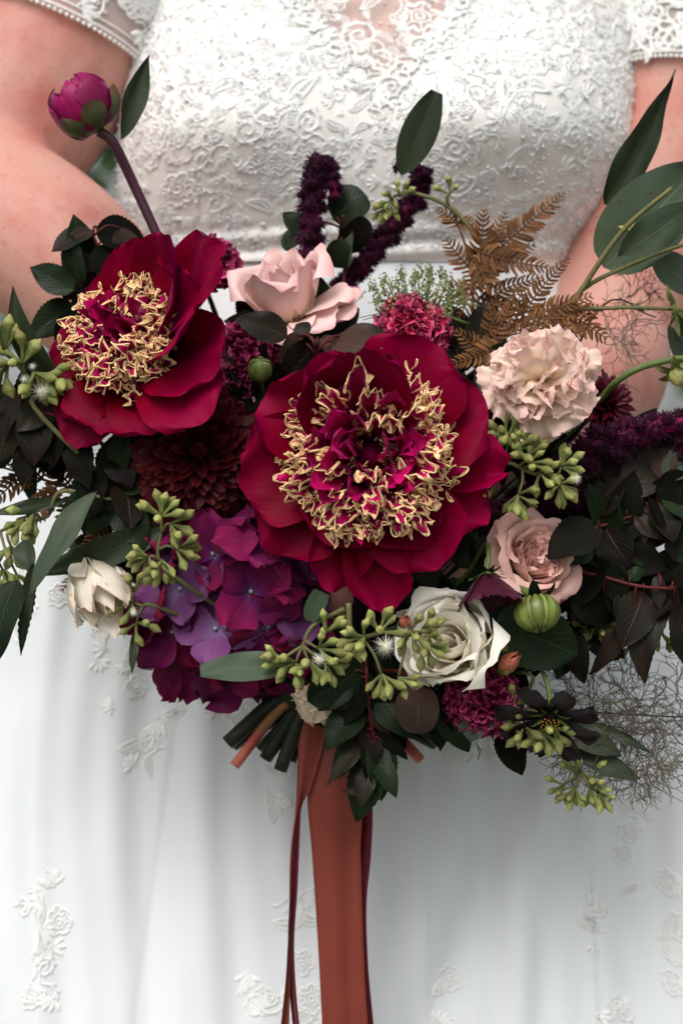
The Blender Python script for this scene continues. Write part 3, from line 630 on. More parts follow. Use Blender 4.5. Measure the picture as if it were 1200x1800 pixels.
def peony(name, label, pos, d, spin, petals, ring, rows, exit_r=.0035):
    th = Thing(name, label, 'flower', pos, d, spin, 'red peonies with yellow-fringed centres')
    outer_petals(th, petals, MT['peony'], seed=hash(len(label)) % 97)
    for n, rt, elv, sp, rimmed in rows:
        for k in range(n):
            az = 2 * math.pi * (k + U(-.45, .45)) / n; rb = ring * .16 + U(0, .004); rtip = ring * rt * U(.9, 1.08); e = math.radians(elv + U(-sp, sp))
            L = (rtip - rb) / max(math.cos(e), .25) * U(.92, 1.08)
            me = rng.choice(STAM) if rimmed and U(0, 1) < .94 else rng.choice(STAMP)
            m = rotz(az - math.pi / 2) @ T4(t=(0, rb, 0))[:3, :3]; R = m @ rotx(e) @ roty(U(-.5, .5))
            t = rotz(az - math.pi / 2) @ np.array([0, rb, .002]); wx = U(.85, 1.15) * min(1.25, .05 / L)
            th.inst('crinkled_petal', me, T4(R @ np.diag([L * wx, L, L * wx]), t))
    v, f, uv = lathe([(.004, -.012), (.012, -.006), (.011, .004), (.007, .016), (.003, .022)], 10); th.part('ovary', v, f, MT['peony_in'], uv)
    v, f, uv = lathe([(.003, -.022), (.009, -.016), (.015, -.004), (.016, .002)], 10); th.part('receptacle', v, f, MT['sepal'], uv)
    stem(th, th.p - th.R[:, 2] * .02, exit_r); return th

def dahlia(name, label, pos, d, R, n, m, W=.42, sharp=.6, flat=-8):
    th = Thing(name, label, 'flower', pos, d, U(0, 6), 'dark dahlias')
    var = []
    for k in range(7):
        v, f, uv = petal(1, W, 6, 8, a=.55, b=sharp, phi=(12, -14), cup=1.15, cuptip=.75, seed=40 + k, base=.35, ruf=.02, rufn=1.2, roll=U(-30, 20)); var.append(mesh('petal', v, f, m, uv))
    var2 = []
    for k in range(4):
        v, f, uv = petal(1, W * .8, 6, 7, a=.5, b=.5, phi=(20, 60), cup=1.5, cuptip=1.3, seed=60 + k, base=.5); var2.append(mesh('petal', v, f, m, uv))
    for i in range(n):
        q = math.sqrt((i + .5) / n); az = i * 2.399963 + U(-.08, .08); e = math.radians(88 + (flat - 88) * q ** 1.1 + U(-5, 5))
        L = R * (.25 + .62 * q) * U(.94, 1.06); rb = R * .16 * q; z = R * .20 * (1 - q)
        me = rng.choice(var2 if q < .42 else var); Rm = rotz(az - math.pi / 2) @ rotx(e) @ roty(U(-.15, .15))
        th.inst('petal', me, T4(Rm * L, rotz(az - math.pi / 2) @ np.array([0, rb, z - R * .12])))
    v, f, uv = lathe([(.003, -R * .35), (R * .22, -R * .25), (R * .3, -R * .12), (R * .2, 0)], 12); th.part('receptacle', v, f, MT['sepal'], uv)
    stem(th, th.p - th.R[:, 2] * R * .3, .0032); return th

def rose(name, label, pos, d, R, H, m, n_in=16, n_out=7, spin=0, open_=.5, outer=(25, -35), group='roses', outW=1.5, quart=False, outL=1.25, tie=True, out_az=None, f0=.05):
    th = Thing(name, label, 'flower', pos, d, spin, group)
    for i in range(n_in):
        q = i / max(n_in - 1, 1); r0 = R * (.12 + .88 * q ** .85); h = H * (.80 + .2 * q) * (1 - .28 * open_ * q)
        v, f, uv = cup_petal(r0, h * U(.95, 1.05), (1.5 - .35 * q) * U(.9, 1.1) if q > .15 else 2.0, flare=f0 + open_ * .35 * q, roll=(.04 + .20 * q) * U(.6, 1.4), seed=hash((len(label), i)) % 9999, tip=.12, ruf=.024 + (.06 if quart else 0) * (1 - q))
        v = v @ rotz(i * 2.39996 + U(-.2, .2)).T @ rotx(U(-.06, .06) * (1 + q)).T; th.part('petal', v, f, m, uv)
    if quart:
        for k in range(22):
            v, f, uv = petal(H * U(.6, .8), R * U(.5, .75), 6, 7, a=.8, b=.25, phi=(88, 60), cup=U(.3, 1.2), seed=500 + k, ruf=R * .08, rufn=2, base=.3)
            a = k * 2.39996; rr = R * .5 * math.sqrt((k + .5) / 22); v = v @ rotz(U(0, 6.28)).T + np.array([rr * math.cos(a), rr * math.sin(a), H * .08]); th.part('petal', v, f, m, uv)
    for k in range(n_out):
        az = (out_az[k % len(out_az)] if out_az else math.degrees(k * 2.39996)) + U(-8, 8)
        v, f, uv = petal(R * outL * U(.9, 1.12), R * outW * U(.9, 1.1), 10, 11, a=.5, b=.24, phi=(outer[0] + U(-8, 8), outer[1] + U(-10, 10)), cup=.5, cuptip=.15, seed=700 + k, base=.35, ruf=R * .05, rufn=1.3, roll=U(10, 60), tipround=.16)
        v = v + np.array([0, R * .25, H * .02 - .0015 * k]); v = v @ rotz(math.radians(az - 90)).T; th.part('petal', v, f, m, uv)
    v, f, uv = lathe([(.002, -H * .28), (R * .22, -H * .22), (R * .3, -H * .06), (R * .26, H * .05)], 12); th.part('hip', v, f, MT['sepal'], uv)
    for k in range(5):
        v, f, uv = petal(R * .9, R * .3, 4, 7, a=.3, b=.9, phi=(-20, -60), cup=.6, seed=k, base=.5); v = (v + np.array([0, R * .2, -H * .05])) @ rotz(k * 1.2566).T; th.part('sepal', v, f, MT['sepal'], uv)
    if tie: stem(th, th.p - th.R[:, 2] * H * .25, .0028)
    return th

def carnation(name, label, pos, d, R, n, m, group, teeth=.05, ruf=.16, W=.85, flat=.8, nu=12, spin=0, lo=-12, nvar=12, nv=10, yawr=.9, rn=(2.2, 3.4)):
    th = Thing(name, label, 'flower', pos, d, spin, group); var = []
    for k in range(nvar):
        v, f, uv = petal(1, W * U(.85, 1.15), nu, nv, a=1.1, fan=True, base=.10, phi=(U(4, 18), U(-30, 0)), cup=U(.1, .5), seed=900 + k + n, ruf=ruf, rufn=U(*rn), tipround=.16, teeth=teeth, rufp=1.0, roll=U(-30, 40))
        var.append(mesh('petal', v, f, m, uv))
    for i in range(n):
        u = (i + .5) / n; e = math.asin(np.clip(1 - u * (1 - math.sin(math.radians(lo))), -1, 1)); az = i * 2.39996 + U(-.2, .2)
        L = R * U(.84, 1.05); Rm = rotz(az - math.pi / 2) @ rotx(e) @ roty(U(-yawr, yawr))
        M = np.diag([1, 1, flat]) @ Rm * L; th.inst('petal', rng.choice(var), T4(M, (U(-.05, .05) * R, U(-.05, .05) * R, -R * .15)))
    v, f, uv = lathe([(.002, -R * 1.05), (R * .16, -R * .95), (R * .2, -R * .55), (R * .24, -R * .15)], 10); th.part('calyx', v, f, MT['sepal'], uv)
    stem(th, th.p - th.R[:, 2] * R, .0022); return th

LEAF_SHAPES = {'ovate': (.58, .92), 'lance': (.75, .95), 'round': (.42, .42), 'sickle': (.55, 1.1), 'broad': (.48, .68), 'strap': (.35, .5)}
def leafgeo(p0, p1, W, shape='ovate', bend=.1, fold=.2, serr=0.0, side=0.0, tilt=0.0, yaw=0.0, cut=1.0, seed=0, nv=26, nu=6, wave=.03, curl=0.0):
    p0, p1 = np.asarray(p0, float), np.asarray(p1, float); a = p1 - p0; L = np.linalg.norm(a); a = a / L
    n = np.array([math.sin(yaw), -math.cos(yaw), tilt]); b = nrm(np.cross(a, n)); n = np.cross(b, a)
    t = np.linspace(0, 1, nv + 1); s = np.linspace(-1, 1, nu + 1); TT, SS = np.meshgrid(t, s, indexing='ij'); aa, bb = LEAF_SHAPES[shape]
    w = W / 2 * np.maximum(shp(TT * cut, aa, bb), .025)
    if serr: w = w * (1 + serr * np.abs(SS) ** 4 * (((TT * nv) % 2) - .5) * 2 * np.clip(4 * TT * (1 - TT), 0, 1))
    nn = bend * L * np.sin(TT * math.pi * .9) + fold * w * np.abs(SS) + wave * L * wob(TT * .9 + SS * .35, seed, 2, 1.0) * np.abs(SS) - curl * L * TT ** 2.5
    x = SS * w + side * L * np.sin(TT * math.pi)
    V = p0 + (TT * L)[..., None] * a + x[..., None] * b + nn[..., None] * n
    return V.reshape(-1, 3), gridF(nv, nu), np.stack([SS * .5 + .5, TT], -1).reshape(-1, 2)

def sprig(name, label, cat, group, path, leaves, m='leafdark', sm='stemred', sr=.0016, shape='ovate', serr=.035, W=None, fold=.18, bend=.08, rough_y=.012, petiole=True, tied=True):
    """A leafy branch. path: (px, py, depth) from the bouquet outwards; leaves: (base px, py, tip px, py, width px[, dict])."""
    q = [P(*p) for p in path]; th = Thing(name, label, cat, q[0], None, 0, group)
    full = ([P(BIND[0], BIND[1], BIND[2] + .02), (P(*BIND) + q[0]) / 2 + np.array([0, .02, 0])] if tied else []) + q
    pts = smoothpath(full, max(8, 5 * len(full))); v, f, uv = tube(pts, [sr * 1.5, sr, sr * .7], 6); th.part('stem', v, f, MT[sm], uv, world=True)
    for i, lf in enumerate(leaves):
        k = dict(shape=shape, serr=serr, fold=fold, bend=bend + U(-.05, .05), tilt=U(-.25, .75), yaw=U(-.8, .8), seed=rng.randrange(9999)); y = path[min(len(path) - 1, 0)][2]
        o = dict(lf[5]) if len(lf) > 5 else {}; y0 = o.pop('y', np.mean([p[2] for p in path])); y1 = o.pop('y1', y0 + U(-rough_y, rough_y)); mm = o.pop('m', m); lab = o.pop('label', None); k.update(o)
        a, b = P(lf[0], lf[1], y0), P(lf[2], lf[3], y1); v, f, uv = leafgeo(a, b, PX(lf[4], y0), **k); lo = th.part('leaf', v, f, MT[mm], uv, world=True)
        if lab: lo['label'] = lab
        if petiole:
            c = pts[np.argmin(((pts - a) ** 2).sum(1))]
            if np.linalg.norm(c - a) > .002:
                v, f, uv = tube(smoothpath([c, (a + c) / 2 + np.array([0, -.003, .004]), a, a + (b - a) * .12], 7), [sr * .5, sr * .4], 5); th.part('petiole', v, f, MT[sm], uv, world=True, parent=None)
    return th

def bud_mesh(k):
    r = random.Random(k); w_ = r.uniform(.150, .185)
    v, f, uv = lathe([(.05, 0), (.055, .2), (.065, .4), (w_ * .55, .50), (w_ * .88, .62), (w_, .72), (w_ * 1.03, .765), (w_ * .95, .79), (w_ * .72, .86), (w_ * .42, .93), (w_ * .16, .98), (.012, 1.0)], 10)
    v[:, 0] += .10 * np.sin(v[:, 2] * 3) * r.uniform(-1, 1); v[:, 1] += .10 * np.sin(v[:, 2] * 3) * r.uniform(-1, 1)
    return mesh('seed_pod', v, f, MT['seed'], uv)
BUDS = [bud_mesh(k) for k in range(6)]
def tuft_mesh(n, ln, seed, m, core=.3, w=.035, name='tuft'):
    r = np.random.default_rng(seed); d = r.normal(size=(n, 3)); d /= np.linalg.norm(d, axis=1, keepdims=True); V, F = [], []
    for i in range(n):
        a = d[i]; b = nrm(np.cross(a, [.3, .5, .8])); c = np.cross(a, b); l = ln * r.uniform(.7, 1.15); k = len(V); j = r.normal(size=3) * .12
        V += [a * core + b * w, a * core - b * w * .5 + c * w * .87, a * core - b * w * .5 - c * w * .87, (a + j) * l]; F += [(k, k + 1, k + 3), (k + 1, k + 2, k + 3), (k + 2, k, k + 3)]
    q = lathe([(.01, -core), (core * .8, -core * .6), (core, 0), (core * .8, core * .6), (.01, core)], 7); o = len(V)
    V = np.vstack([np.array(V), q[0]]); F += [tuple(i + o for i in f) for f in q[1]]
    return mesh(name, V, F, m, np.zeros((len(V), 2)), smooth=False)
STAMENS = [tuft_mesh(190, 1, 5 + k, MT['stamen'], .16, .014, 'white_blossom') for k in range(2)]
AMAR = [tuft_mesh(110, 1, 20 + k, MT['amar'], .62, .09, 'flower_tuft') for k in range(6)]

def seeds(name, label, path, umbels, y=-.03, blossoms=(), tied=True, leaves=(), lm='euc', sr=.0015, bl=44):
    q = [P(p[0], p[1], p[2] if len(p) > 2 else y) for p in path]; th = Thing(name, label, 'seed sprig', q[0], None, 0, 'eucalyptus seed sprigs')
    full = ([P(BIND[0], BIND[1], BIND[2] + .015)] if tied else []) + q
    pts = smoothpath(full, 6 * len(full)); v, f, uv = tube(pts, [sr * 1.3, sr, sr * .8], 6); th.part('stem', v, f, MT['twig'], uv, world=True)
    for (ux, uy, n, dx, dy, spread) in umbels:
        c = P(ux, uy, y - .004); i = np.argmin(((pts - c) ** 2).sum(1)); 
        v, f, uv = tube(smoothpath([pts[max(i - 1, 0)], (pts[i] + c) / 2 + np.array([0, -.002, .001]), c], 7), [sr * .85, sr * .65], 5); th.part('stalk', v, f, MT['twig'], uv, world=True)
        ax = nrm([dx, -.35, -dy])
        for k in range(n):
            a = 2 * math.pi * (k + U(-.2, .2)) / max(n - 1, 1); sp = 0.1 if k == n - 1 else spread * U(.55, 1.35)
            B = basis(ax); dr = nrm(B[:, 2] * math.cos(sp) + (B[:, 0] * math.cos(a) + B[:, 1] * math.sin(a)) * math.sin(sp)); L = PX(bl) * U(.82, 1.15); dr = nrm(dr * np.array([1, .55, 1]))
            th.inst('seed_pod', rng.choice(BUDS), T4(basis(dr, U(0, 6)) * L, th.loc(c)))
    for (bx, by, br) in blossoms: th.inst('white_blossom', rng.choice(STAMENS), T4(rotz(U(0, 6)) * PX(br), th.loc(P(bx, by, y - .018))))
    for lf in leaves:
        o = dict(lf[5]) if len(lf) > 5 else {}; y0 = o.pop('y', y); y1 = o.pop('y1', y0 - .008); mm = o.pop('m', lm); k = dict(shape='lance', fold=.12, bend=.05, tilt=.2, seed=rng.randrange(999)); k.update(o)
        v, f, uv = leafgeo(P(lf[0], lf[1], y0), P(lf[2], lf[3], y1), PX(lf[4]), **k); th.part('leaf', v, f, MT[mm], uv, world=True)
    return th

def pinnule(k):
    v, f, uv = leafgeo((0, 0, 0), (0, 0, 1), .30, shape='strap', bend=.04, fold=.35, side=.05 + .02 * k, wave=.03, seed=k, nv=7, nu=2, curl=.12)
    v = np.stack([v[:, 0], v[:, 2], -v[:, 1]], 1); return mesh('pinnule', v, f, MT['fern'], uv)
PINN = [pinnule(k) for k in range(4)]
def fern(name, label, path, pinnae, y, seed=0):
    th = Thing(name, label, 'fern', P(path[0][0], path[0][1], y), None, 0, 'bronze fern fronds')
    q = smoothpath([P(*BIND)] + [P(a, b, y) for a, b in path], 20); v, f, uv = tube(q, [.002, .0014, .0008], 5); th.part('rachis', v, f, MT['fern'], uv, world=True)
    for pn in pinnae:
        x0, y0, x1, y1, ln = pn[:5]; dy = pn[5] if len(pn) > 5 else 0.0; sg = pn[6] if len(pn) > 6 else U(-.08, .08)
        a, b = P(x0, y0, y + dy), P(x1, y1, y + dy + U(-.012, .006)); ax = b - a; L = np.linalg.norm(ax); n = nrm([U(-.35, .35), -1, U(-.1, .6)]); bb = nrm(np.cross(nrm(ax), n)); n = np.cross(bb, nrm(ax))
        mid = (a + b) / 2 + bb * L * sg + n * L * .06; pts = smoothpath([a, mid, b], 24); v, f, uv = tube(pts, [.0009, .0004], 4); pv = th.part('pinna', v, f, MT['fern'], uv, world=True)
        cnt = max(7, int(L / PX(8.6)))
        for k in range(cnt):
            t = (k + .7) / (cnt + .3); i = t * 23; i0 = int(i); p = pts[i0] + (pts[min(i0 + 1, 23)] - pts[i0]) * (i - i0); tg = nrm(pts[min(i0 + 1, 23)] - pts[max(i0 - 1, 0)])
            l = PX(ln) * 1.22 * (.35 + .65 * min(1, t * 5)) * (1 - t) ** .55 * U(.85, 1.12) + PX(4)
            for sd in (-1, 1):
                an = math.radians(62 - 22 * t + U(-7, 7)); bl = nrm(np.cross(tg, n)); dr = nrm(tg * math.cos(an) + bl * sd * math.sin(an) + n * U(-.25, .2)); z = nrm(n - dr * np.dot(n, dr)); x = np.cross(dr, z)
                th.inst('pinnule', PINN[k % 4], T4(np.stack([x * sd, dr, z * (1 if True else 1)], 1) * np.array([l * .82, l, l]), th.loc(p)), pv)
    return th

def amaranth(name, label, path, rad, y, tails=()):
    th = Thing(name, label, 'flower spike', P(path[0][0], path[0][1], y), None, 0, 'burgundy amaranth spikes')
    def run(pp, rad):
        q = smoothpath([P(p[0], p[1], p[2] if len(p) > 2 else y) for p in pp], 60); seg = np.linalg.norm(np.diff(q, axis=0), axis=1).sum(); n = int(seg / PX(rad * .52))
        v, f, uv = tube(q, PX(rad) * .45, 6); th.part('stem', v, f, MT['amar'], uv, world=True)
        for k in range(n):
            t = k / max(n - 1, 1); p = q[int(t * 59)]; tg = nrm(q[min(int(t * 59) + 1, 59)] - q[max(int(t * 59) - 1, 0)]); B = basis(tg); rr = PX(rad) * (1 - .35 * t ** 3) * (1 - .2 * (1 - t) ** 4)
            for j in range(3):
                a = 2 * math.pi * (j / 3) + k * 1.1; c = p + (B[:, 0] * math.cos(a) + B[:, 1] * math.sin(a)) * rr * U(.38, .62)
                th.inst('flower_tuft', rng.choice(AMAR), T4(basis(nrm([U(-1, 1), U(-1, 1), U(-1, 1)])) * rr * U(.5, .74), th.loc(c)))
    v, f, uv = tube(smoothpath([P(*BIND), P(path[0][0], path[0][1], y)], 8), .0016, 6); th.part('stem', v, f, MT['stemdark'], uv, world=True); run(path, rad)
    for p, r_ in tails: run(p, r_)
    return th

# ------------------------------------------------------------------ the flowers
STAM_ROWS = [(78, 1.0, 36, 9, True), (62, .9, 46, 9, True), (34, .76, 54, 10, True), (26, .52, 64, 10, True), (34, .7, 54, 12, False), (22, .45, 72, 12, False), (11, .3, 76, 10, True)]
peony('peony', 'large dark red peony wide open at the centre of the bouquet', P(652, 806, -.045), (-.02, -1, .10), 0,
      [(186, 226, 200, 30, -2, .7), (152, 206, 170, 40, 10, .9), (120, 172, 180, 54, 46, 1.1), (86, 160, 190, 60, 56, 1.2), (58, 216, 210, 38, 8, .8), (24, 212, 200, 36, 6, .75), (-4, 234, 120, 30, -8, .9), (-27, 226, 140, 26, -10, .7), (-57, 222, 180, 28, -2, .6), (-86, 266, 122, 18, -14, .7), (-109, 240, 116, 20, -8, .7), (-136, 236, 160, 24, -4, .6), (-116, 168, 170, 40, 16, .8), (-60, 180, 150, 36, 10, .7)], .058, STAM_ROWS)
peony('peony', 'dark red peony turned towards the bare arm, under the tall bud', P(250, 616, -.012), (-.36, -.80, .36), 0,
      [(6, 190, 190, 48, 46, 1.0), (38, 176, 170, 54, 52, 1.1), (74, 146, 160, 54, 50, 1.1), (110, 122, 150, 50, 40, 1.0), (-22, 222, 180, 36, 12, .8), (-58, 196, 190, 28, -2, .7), (-96, 178, 190, 26, -4, .6), (-138, 182, 170, 24, -4, .6), (-172, 166, 130, 26, 2, .7), (150, 112, 120, 44, 26, .9), (20, 240, 190, 46, 36, .9), (-38, 244, 170, 30, 4, .7), (-118, 206, 150, 20, -8, .6)], 0.0435, [(64, 1.0, 38, 9, True), (56, .88, 48, 9, True), (40, .7, 56, 9, True), (20, .5, 66, 8, True), (26, .55, 66, 12, False), (12, .4, 76, 10, False), (4, .25, 78, 8, True)])

def peony_bud():
    d = nrm([-.5, -.12, .82]); p = P(172, 226, .02); th = Thing('peony_bud', 'closed magenta peony bud on a tall purple stem beside the upper arm', 'flower bud', p, d)
    R = PX(54)
    for k in range(12):
        v, f, uv = cup_petal(R, R * 2.0, .95 if k > 5 else 1.4, roll=0, seed=30 + k, tip=.05, ruf=.02, nu=12, nv=12)
        rr = np.clip((v[:, 2] / (R * 2.0)), 0, 1.1) * U(.9, 1.0); q = np.clip(1 - np.abs((rr - .46) / .56) ** 2.5, .01, 1) ** .5; az = np.arctan2(v[:, 0], v[:, 1]); tt = uv[:, 1]
        rad = R * q * (.86 + .015 * k) * (1 + .035 * np.sin(az * 5 + k) * tt) + R * .05 * tt ** 4 * (k > 5)
        v = np.stack([rad * np.sin(az), rad * np.cos(az), rr * R * 1.95 - R * .05], 1); v = v @ rotz(k * 2.39996).T @ rotx(U(-.1, .1)).T; th.part('petal', v, f, MT['budpet'], uv)
    for k, (a, l, wd) in enumerate(((-20, 1.9, 1.3), (60, 1.7, 1.2), (130, 1.6, 1.2), (200, 1.7, 1.2), (-90, 1.6, 1.1))):
        v, f, uv = petal(R * l, R * wd, 8, 9, a=.5, b=.4, phi=(0, 112), pp=1.6, cup=.75, seed=k + 4, base=.4, roll=40 if k == 4 else U(0, 30)); v = v @ rotz(math.radians(a)).T + np.array([0, 0, -R * .1]); th.part('sepal', v, f, MT['sepal'], uv)
    e = P(292, 448, .03); v, f, uv = tube(smoothpath([p - d * R * .1, P(200, 252, .022), P(238, 330, .03), e, P(330, 540, .05), P(450, 900, .06), P(*BIND), P(500, 1340, .05)], 40), [.0042, .0034, .0036], 8); th.part('stem', v, f, MT['stempeony'], uv, world=True)
    v, f, uv = leafgeo(P(212, 246, .022), P(265, 96, .03), PX(44), shape='lance', fold=.5, bend=-.06, yaw=.7, tilt=.1, seed=3); th.part('leaf', v, f, MT['eucdark'], uv, world=True)
peony_bud()

dahlia('dahlia', 'almost black maroon dahlia between the two open peonies', P(350, 796, -.028), (.05, -1, .10), PX(124), 190, MT['dahlia'], W=.38, sharp=.42)
dahlia('dahlia', 'wine red dahlia peeking out behind the peach carnation', P(1066, 712, .03), (.5, -.8, .3), PX(74), 90, MT['dahlia2'], W=.34, sharp=.9)

rose('pink_rose', 'pale pink rose with a high furled cup above the bronze leaves', P(520, 560, .022), (-.30, -.42, .82), PX(72), PX(128), MT['rosepink'], n_in=12, n_out=5, open_=.22, outer=(22, -14), spin=.4, outL=1.5, outW=1.4, out_az=[-5, -45, -90, -20, 25])
rose('pink_rose', 'blush pink rose half hidden among dark leaves at the bouquet edge', P(916, 998, -.012), (.42, -.78, .34), PX(64), PX(92), MT['roseblush'], n_in=20, n_out=6, open_=.7, outer=(40, -12), spin=1.0, quart=True)
rose('white_rose', 'full white rose with packed petals above the hanging ribbon', P(806, 1142, -.03), (-.30, -.88, .22), PX(88), PX(112), MT['rosewhite'], n_in=22, n_out=4, open_=.15, outer=(82, 62), spin=.3, outL=1.3, outW=1.7, f0=-.14)
rose('cream_rose', 'drooping cream rose below the grey eucalyptus leaf', P(152, 990, -.004), (.34, -.62, -.62), PX(60), PX(150), MT['rosecream'], n_in=12, n_out=4, open_=.0, outer=(84, 74), spin=.8, outL=1.7, outW=1.8, f0=-.28)
carnation('carnation', 'frilled peach carnation in front of the bronze fern', P(952, 668, -.045), (-.06, -.92, .22), PX(100), 32, MT['carnpeach'], 'carnations', teeth=.02, ruf=.13, W=1.25, nu=32, nvar=18, nv=14, yawr=.7, rn=(1.3, 2.2))
MG = 'magenta carnations'
carnation('carnation', 'deep magenta carnation tucked behind the top of the turned peony', P(366, 462, .035), (.1, -.7, .6), PX(64), 80, MT['carnmag'], MG, ruf=.12, W=.5, nu=8)
carnation('carnation', 'dusky magenta carnation behind the small green bud', P(424, 632, .02), (.1, -.9, .2), PX(78), 90, MT['carnmag'], MG, ruf=.12, W=.5, nu=8)
carnation('carnation', 'bright crimson carnation with pale edges above the central peony', P(722, 580, .012), (.0, -.8, .5), PX(76), 100, MT['carnred'], MG, ruf=.12, W=.5, nu=8)
carnation('carnation', 'magenta carnation under the white rose', P(848, 1232, -.03), (.1, -.95, -.1), PX(72), 100, MT['carnmag'], MG, ruf=.12, W=.5, nu=8)
carnation('carnation', 'faded cream carnation hanging at the top of the ribbon', P(562, 1232, -.012), (-.15, -.6, -.75), PX(54), 18, MT['rosecream'], 'carnations', ruf=.1, W=1.1, lo=-5, nu=18, rn=(1.4, 2.2))

def hydrangea():
    p = P(410, 1045, .012); th = Thing('hydrangea', 'purple hydrangea head with blue-white eyes below the black dahlia', 'flower', p)
    var = {}
    for key in ('hyd', 'hydlilac', 'hydwine'):
        var[key] = []
        for k in range(5):
            v, f, uv = petal(1, U(.88, 1.08), 8, 9, a=.9, b=.8, phi=(U(0, 25), U(-45, 5)), cup=U(.1, .6), seed=k + 60, base=.12, ruf=.10, rufn=1.6); var[key].append(mesh('petal', v, f, MT[key], uv))
    eye = lathe([(.0006, -.028), (.0008, -.002), (.0013, .0), (.0017, .0010), (.0013, .0022), (.0003, .0028)], 8); em = mesh('floret', eye[0], eye[1], MT['pearl'], eye[2])
    fx = [(462, 958, -.9), (440, 1040, -.9), (318, 1035, -.6), (375, 975, -.8), (500, 1000, -.7), (430, 905, -.5), (470, 1100, -.8), (380, 1105, -.75), (305, 1110, -.4), (285, 1050, -.3), (520, 1055, -.5), (340, 1165, -.3), (410, 1170, -.4), (548, 1020, -.2), (290, 985, -.2), (490, 1160, -.3), (530, 1110, -.3), (345, 920, -.2), (262, 1095, -.05), (565, 1060, .0), (450, 1190, -.05), (300, 1150, -.05)]
    for i, (x, y, dep) in enumerate(fx):
        c = P(x, y, .012 + dep * .055); out = nrm(c - p + np.array([0, -.03, 0.004])); out = nrm(out + np.array([U(-.35, .35), 0, U(-.1, .4)]))
        key = 'hydlilac' if i in (2, 7, 10, 13) else ('hydwine' if i in (8, 11, 12, 18, 20, 21) else 'hyd'); B = basis(out, U(0, 1.6))
        fo = th.inst('floret', em, T4(B, th.loc(c)))
        for k in range(4):
            L = PX(U(74, 100)) * (1 if k % 2 else .88); R = rotz(k * math.pi / 2 + U(-.15, .15)) @ rotx(U(-.35, .7)) * L
            th.inst('petal', rng.choice(var[key]), T4(R, (0, 0, -.0012 - .0005 * (k % 2))), fo)
        v, f, uv = tube(smoothpath([th.loc(c) - th.R.T @ out * .01, th.loc(c) * .4 + np.array([0, .01, 0]), (0, .02, -.02)], 6), .0012, 5); th.part('pedicel', v, f, MT['stemgreen'], uv)
    stem(th, p + np.array([0, .02, -.02]), .004)
hydrangea()

# ------------------------------------------------------------------ spikes, ferns, plumes, umbels
amaranth('amaranth', 'upright burgundy amaranth spike hooked over at its tip, above the pink rose', [(550, 520), (545, 440), (549, 350), (556, 300), (566, 282)], 33, .055, [([(570, 284), (584, 305), (588, 348)], 22)])
amaranth('amaranth', 'burgundy amaranth spike leaning behind the single upright green leaf', [(590, 520), (640, 460), (690, 400), (735, 340), (742, 300)], 30, .07, [([(742, 298), (715, 290), (694, 296)], 13)])
amaranth('amaranth', 'thick purple amaranth spike reaching out past the peach carnation', [(960, 860), (1010, 810), (1080, 775), (1150, 752), (1215, 742)], 40, .0, [([(1190, 750), (1200, 790), (1196, 836)], 22)])
amaranth('amaranth', 'dark amaranth spike in shade under the seed pods beside the central peony', [(850, 920), (900, 890), (960, 880), (1020, 878)], 36, .015, [([(1020, 878), (1032, 885), (1036, 898)], 16)])

fern('bronze_fern', 'rust brown fern frond spreading over the bodice above the peach carnation', [(850, 640), (832, 560), (828, 470), (800, 380)],
     [(838, 470, 992, 338, 34), (834, 440, 962, 470, 30, -.008), (836, 470, 850, 368, 28), (832, 480, 782, 420, 26), (840, 500, 888, 372, 26, -.004), (834, 510, 900, 430, 26, -.01), (832, 520, 780, 510, 26), (836, 540, 955, 486, 26), (832, 560, 770, 560, 24), (830, 480, 806, 560, 22, -.006), (806, 400, 768, 368, 20), (806, 392, 842, 398, 16), (832, 530, 940, 540, 26, .01), (838, 600, 900, 520, 24), (830, 450, 880, 520, 26, -.006), (836, 480, 940, 430, 28, .006)], .045)
fern('bronze_fern', 'brown fern frond arching just above the peach carnation', [(840, 660), (880, 590), (960, 545), (1060, 545)],
     [(850, 630, 905, 515, 22, -.006), (860, 640, 800, 580, 24, -.004), (900, 585, 1000, 452, 24), (930, 560, 1030, 590, 24, -.004), (960, 545, 1066, 596, 34), (915, 575, 1000, 560, 24, -.008), (890, 590, 965, 575, 22, -.012), (940, 555, 1040, 520, 24), (870, 600, 860, 540, 22), (850, 650, 900, 610, 22), (980, 545, 1060, 540, 22, -.004), (890, 600, 790, 640, 26, -.006), (860, 640, 830, 720, 22, .01), (880, 590, 920, 500, 24, .004)], .02)
fern('bronze_fern', 'brown fern frond in the gap left of the grey eucalyptus leaf', [(300, 930), (200, 880), (100, 850), (0, 820)],
     [(220, 890, 170, 800, 26), (180, 875, 110, 790, 28), (130, 860, 60, 790, 28), (80, 845, 10, 800, 28), (200, 885, 150, 960, 26), (150, 870, 100, 950, 28), (100, 855, 50, 930, 28), (40, 835, -10, 880, 26), (60, 840, 0, 850, 22), (110, 870, 60, 880, 24, -.006)], .018)
fern('bronze_fern', 'small dried fern tip hanging behind the cream rose', [(250, 1000), (170, 1000), (140, 1040)],
     [(150, 1000, 136, 1095, 18), (158, 1010, 152, 1090, 14), (146, 985, 108, 1040, 16), (160, 1000, 120, 960, 20)], .06)

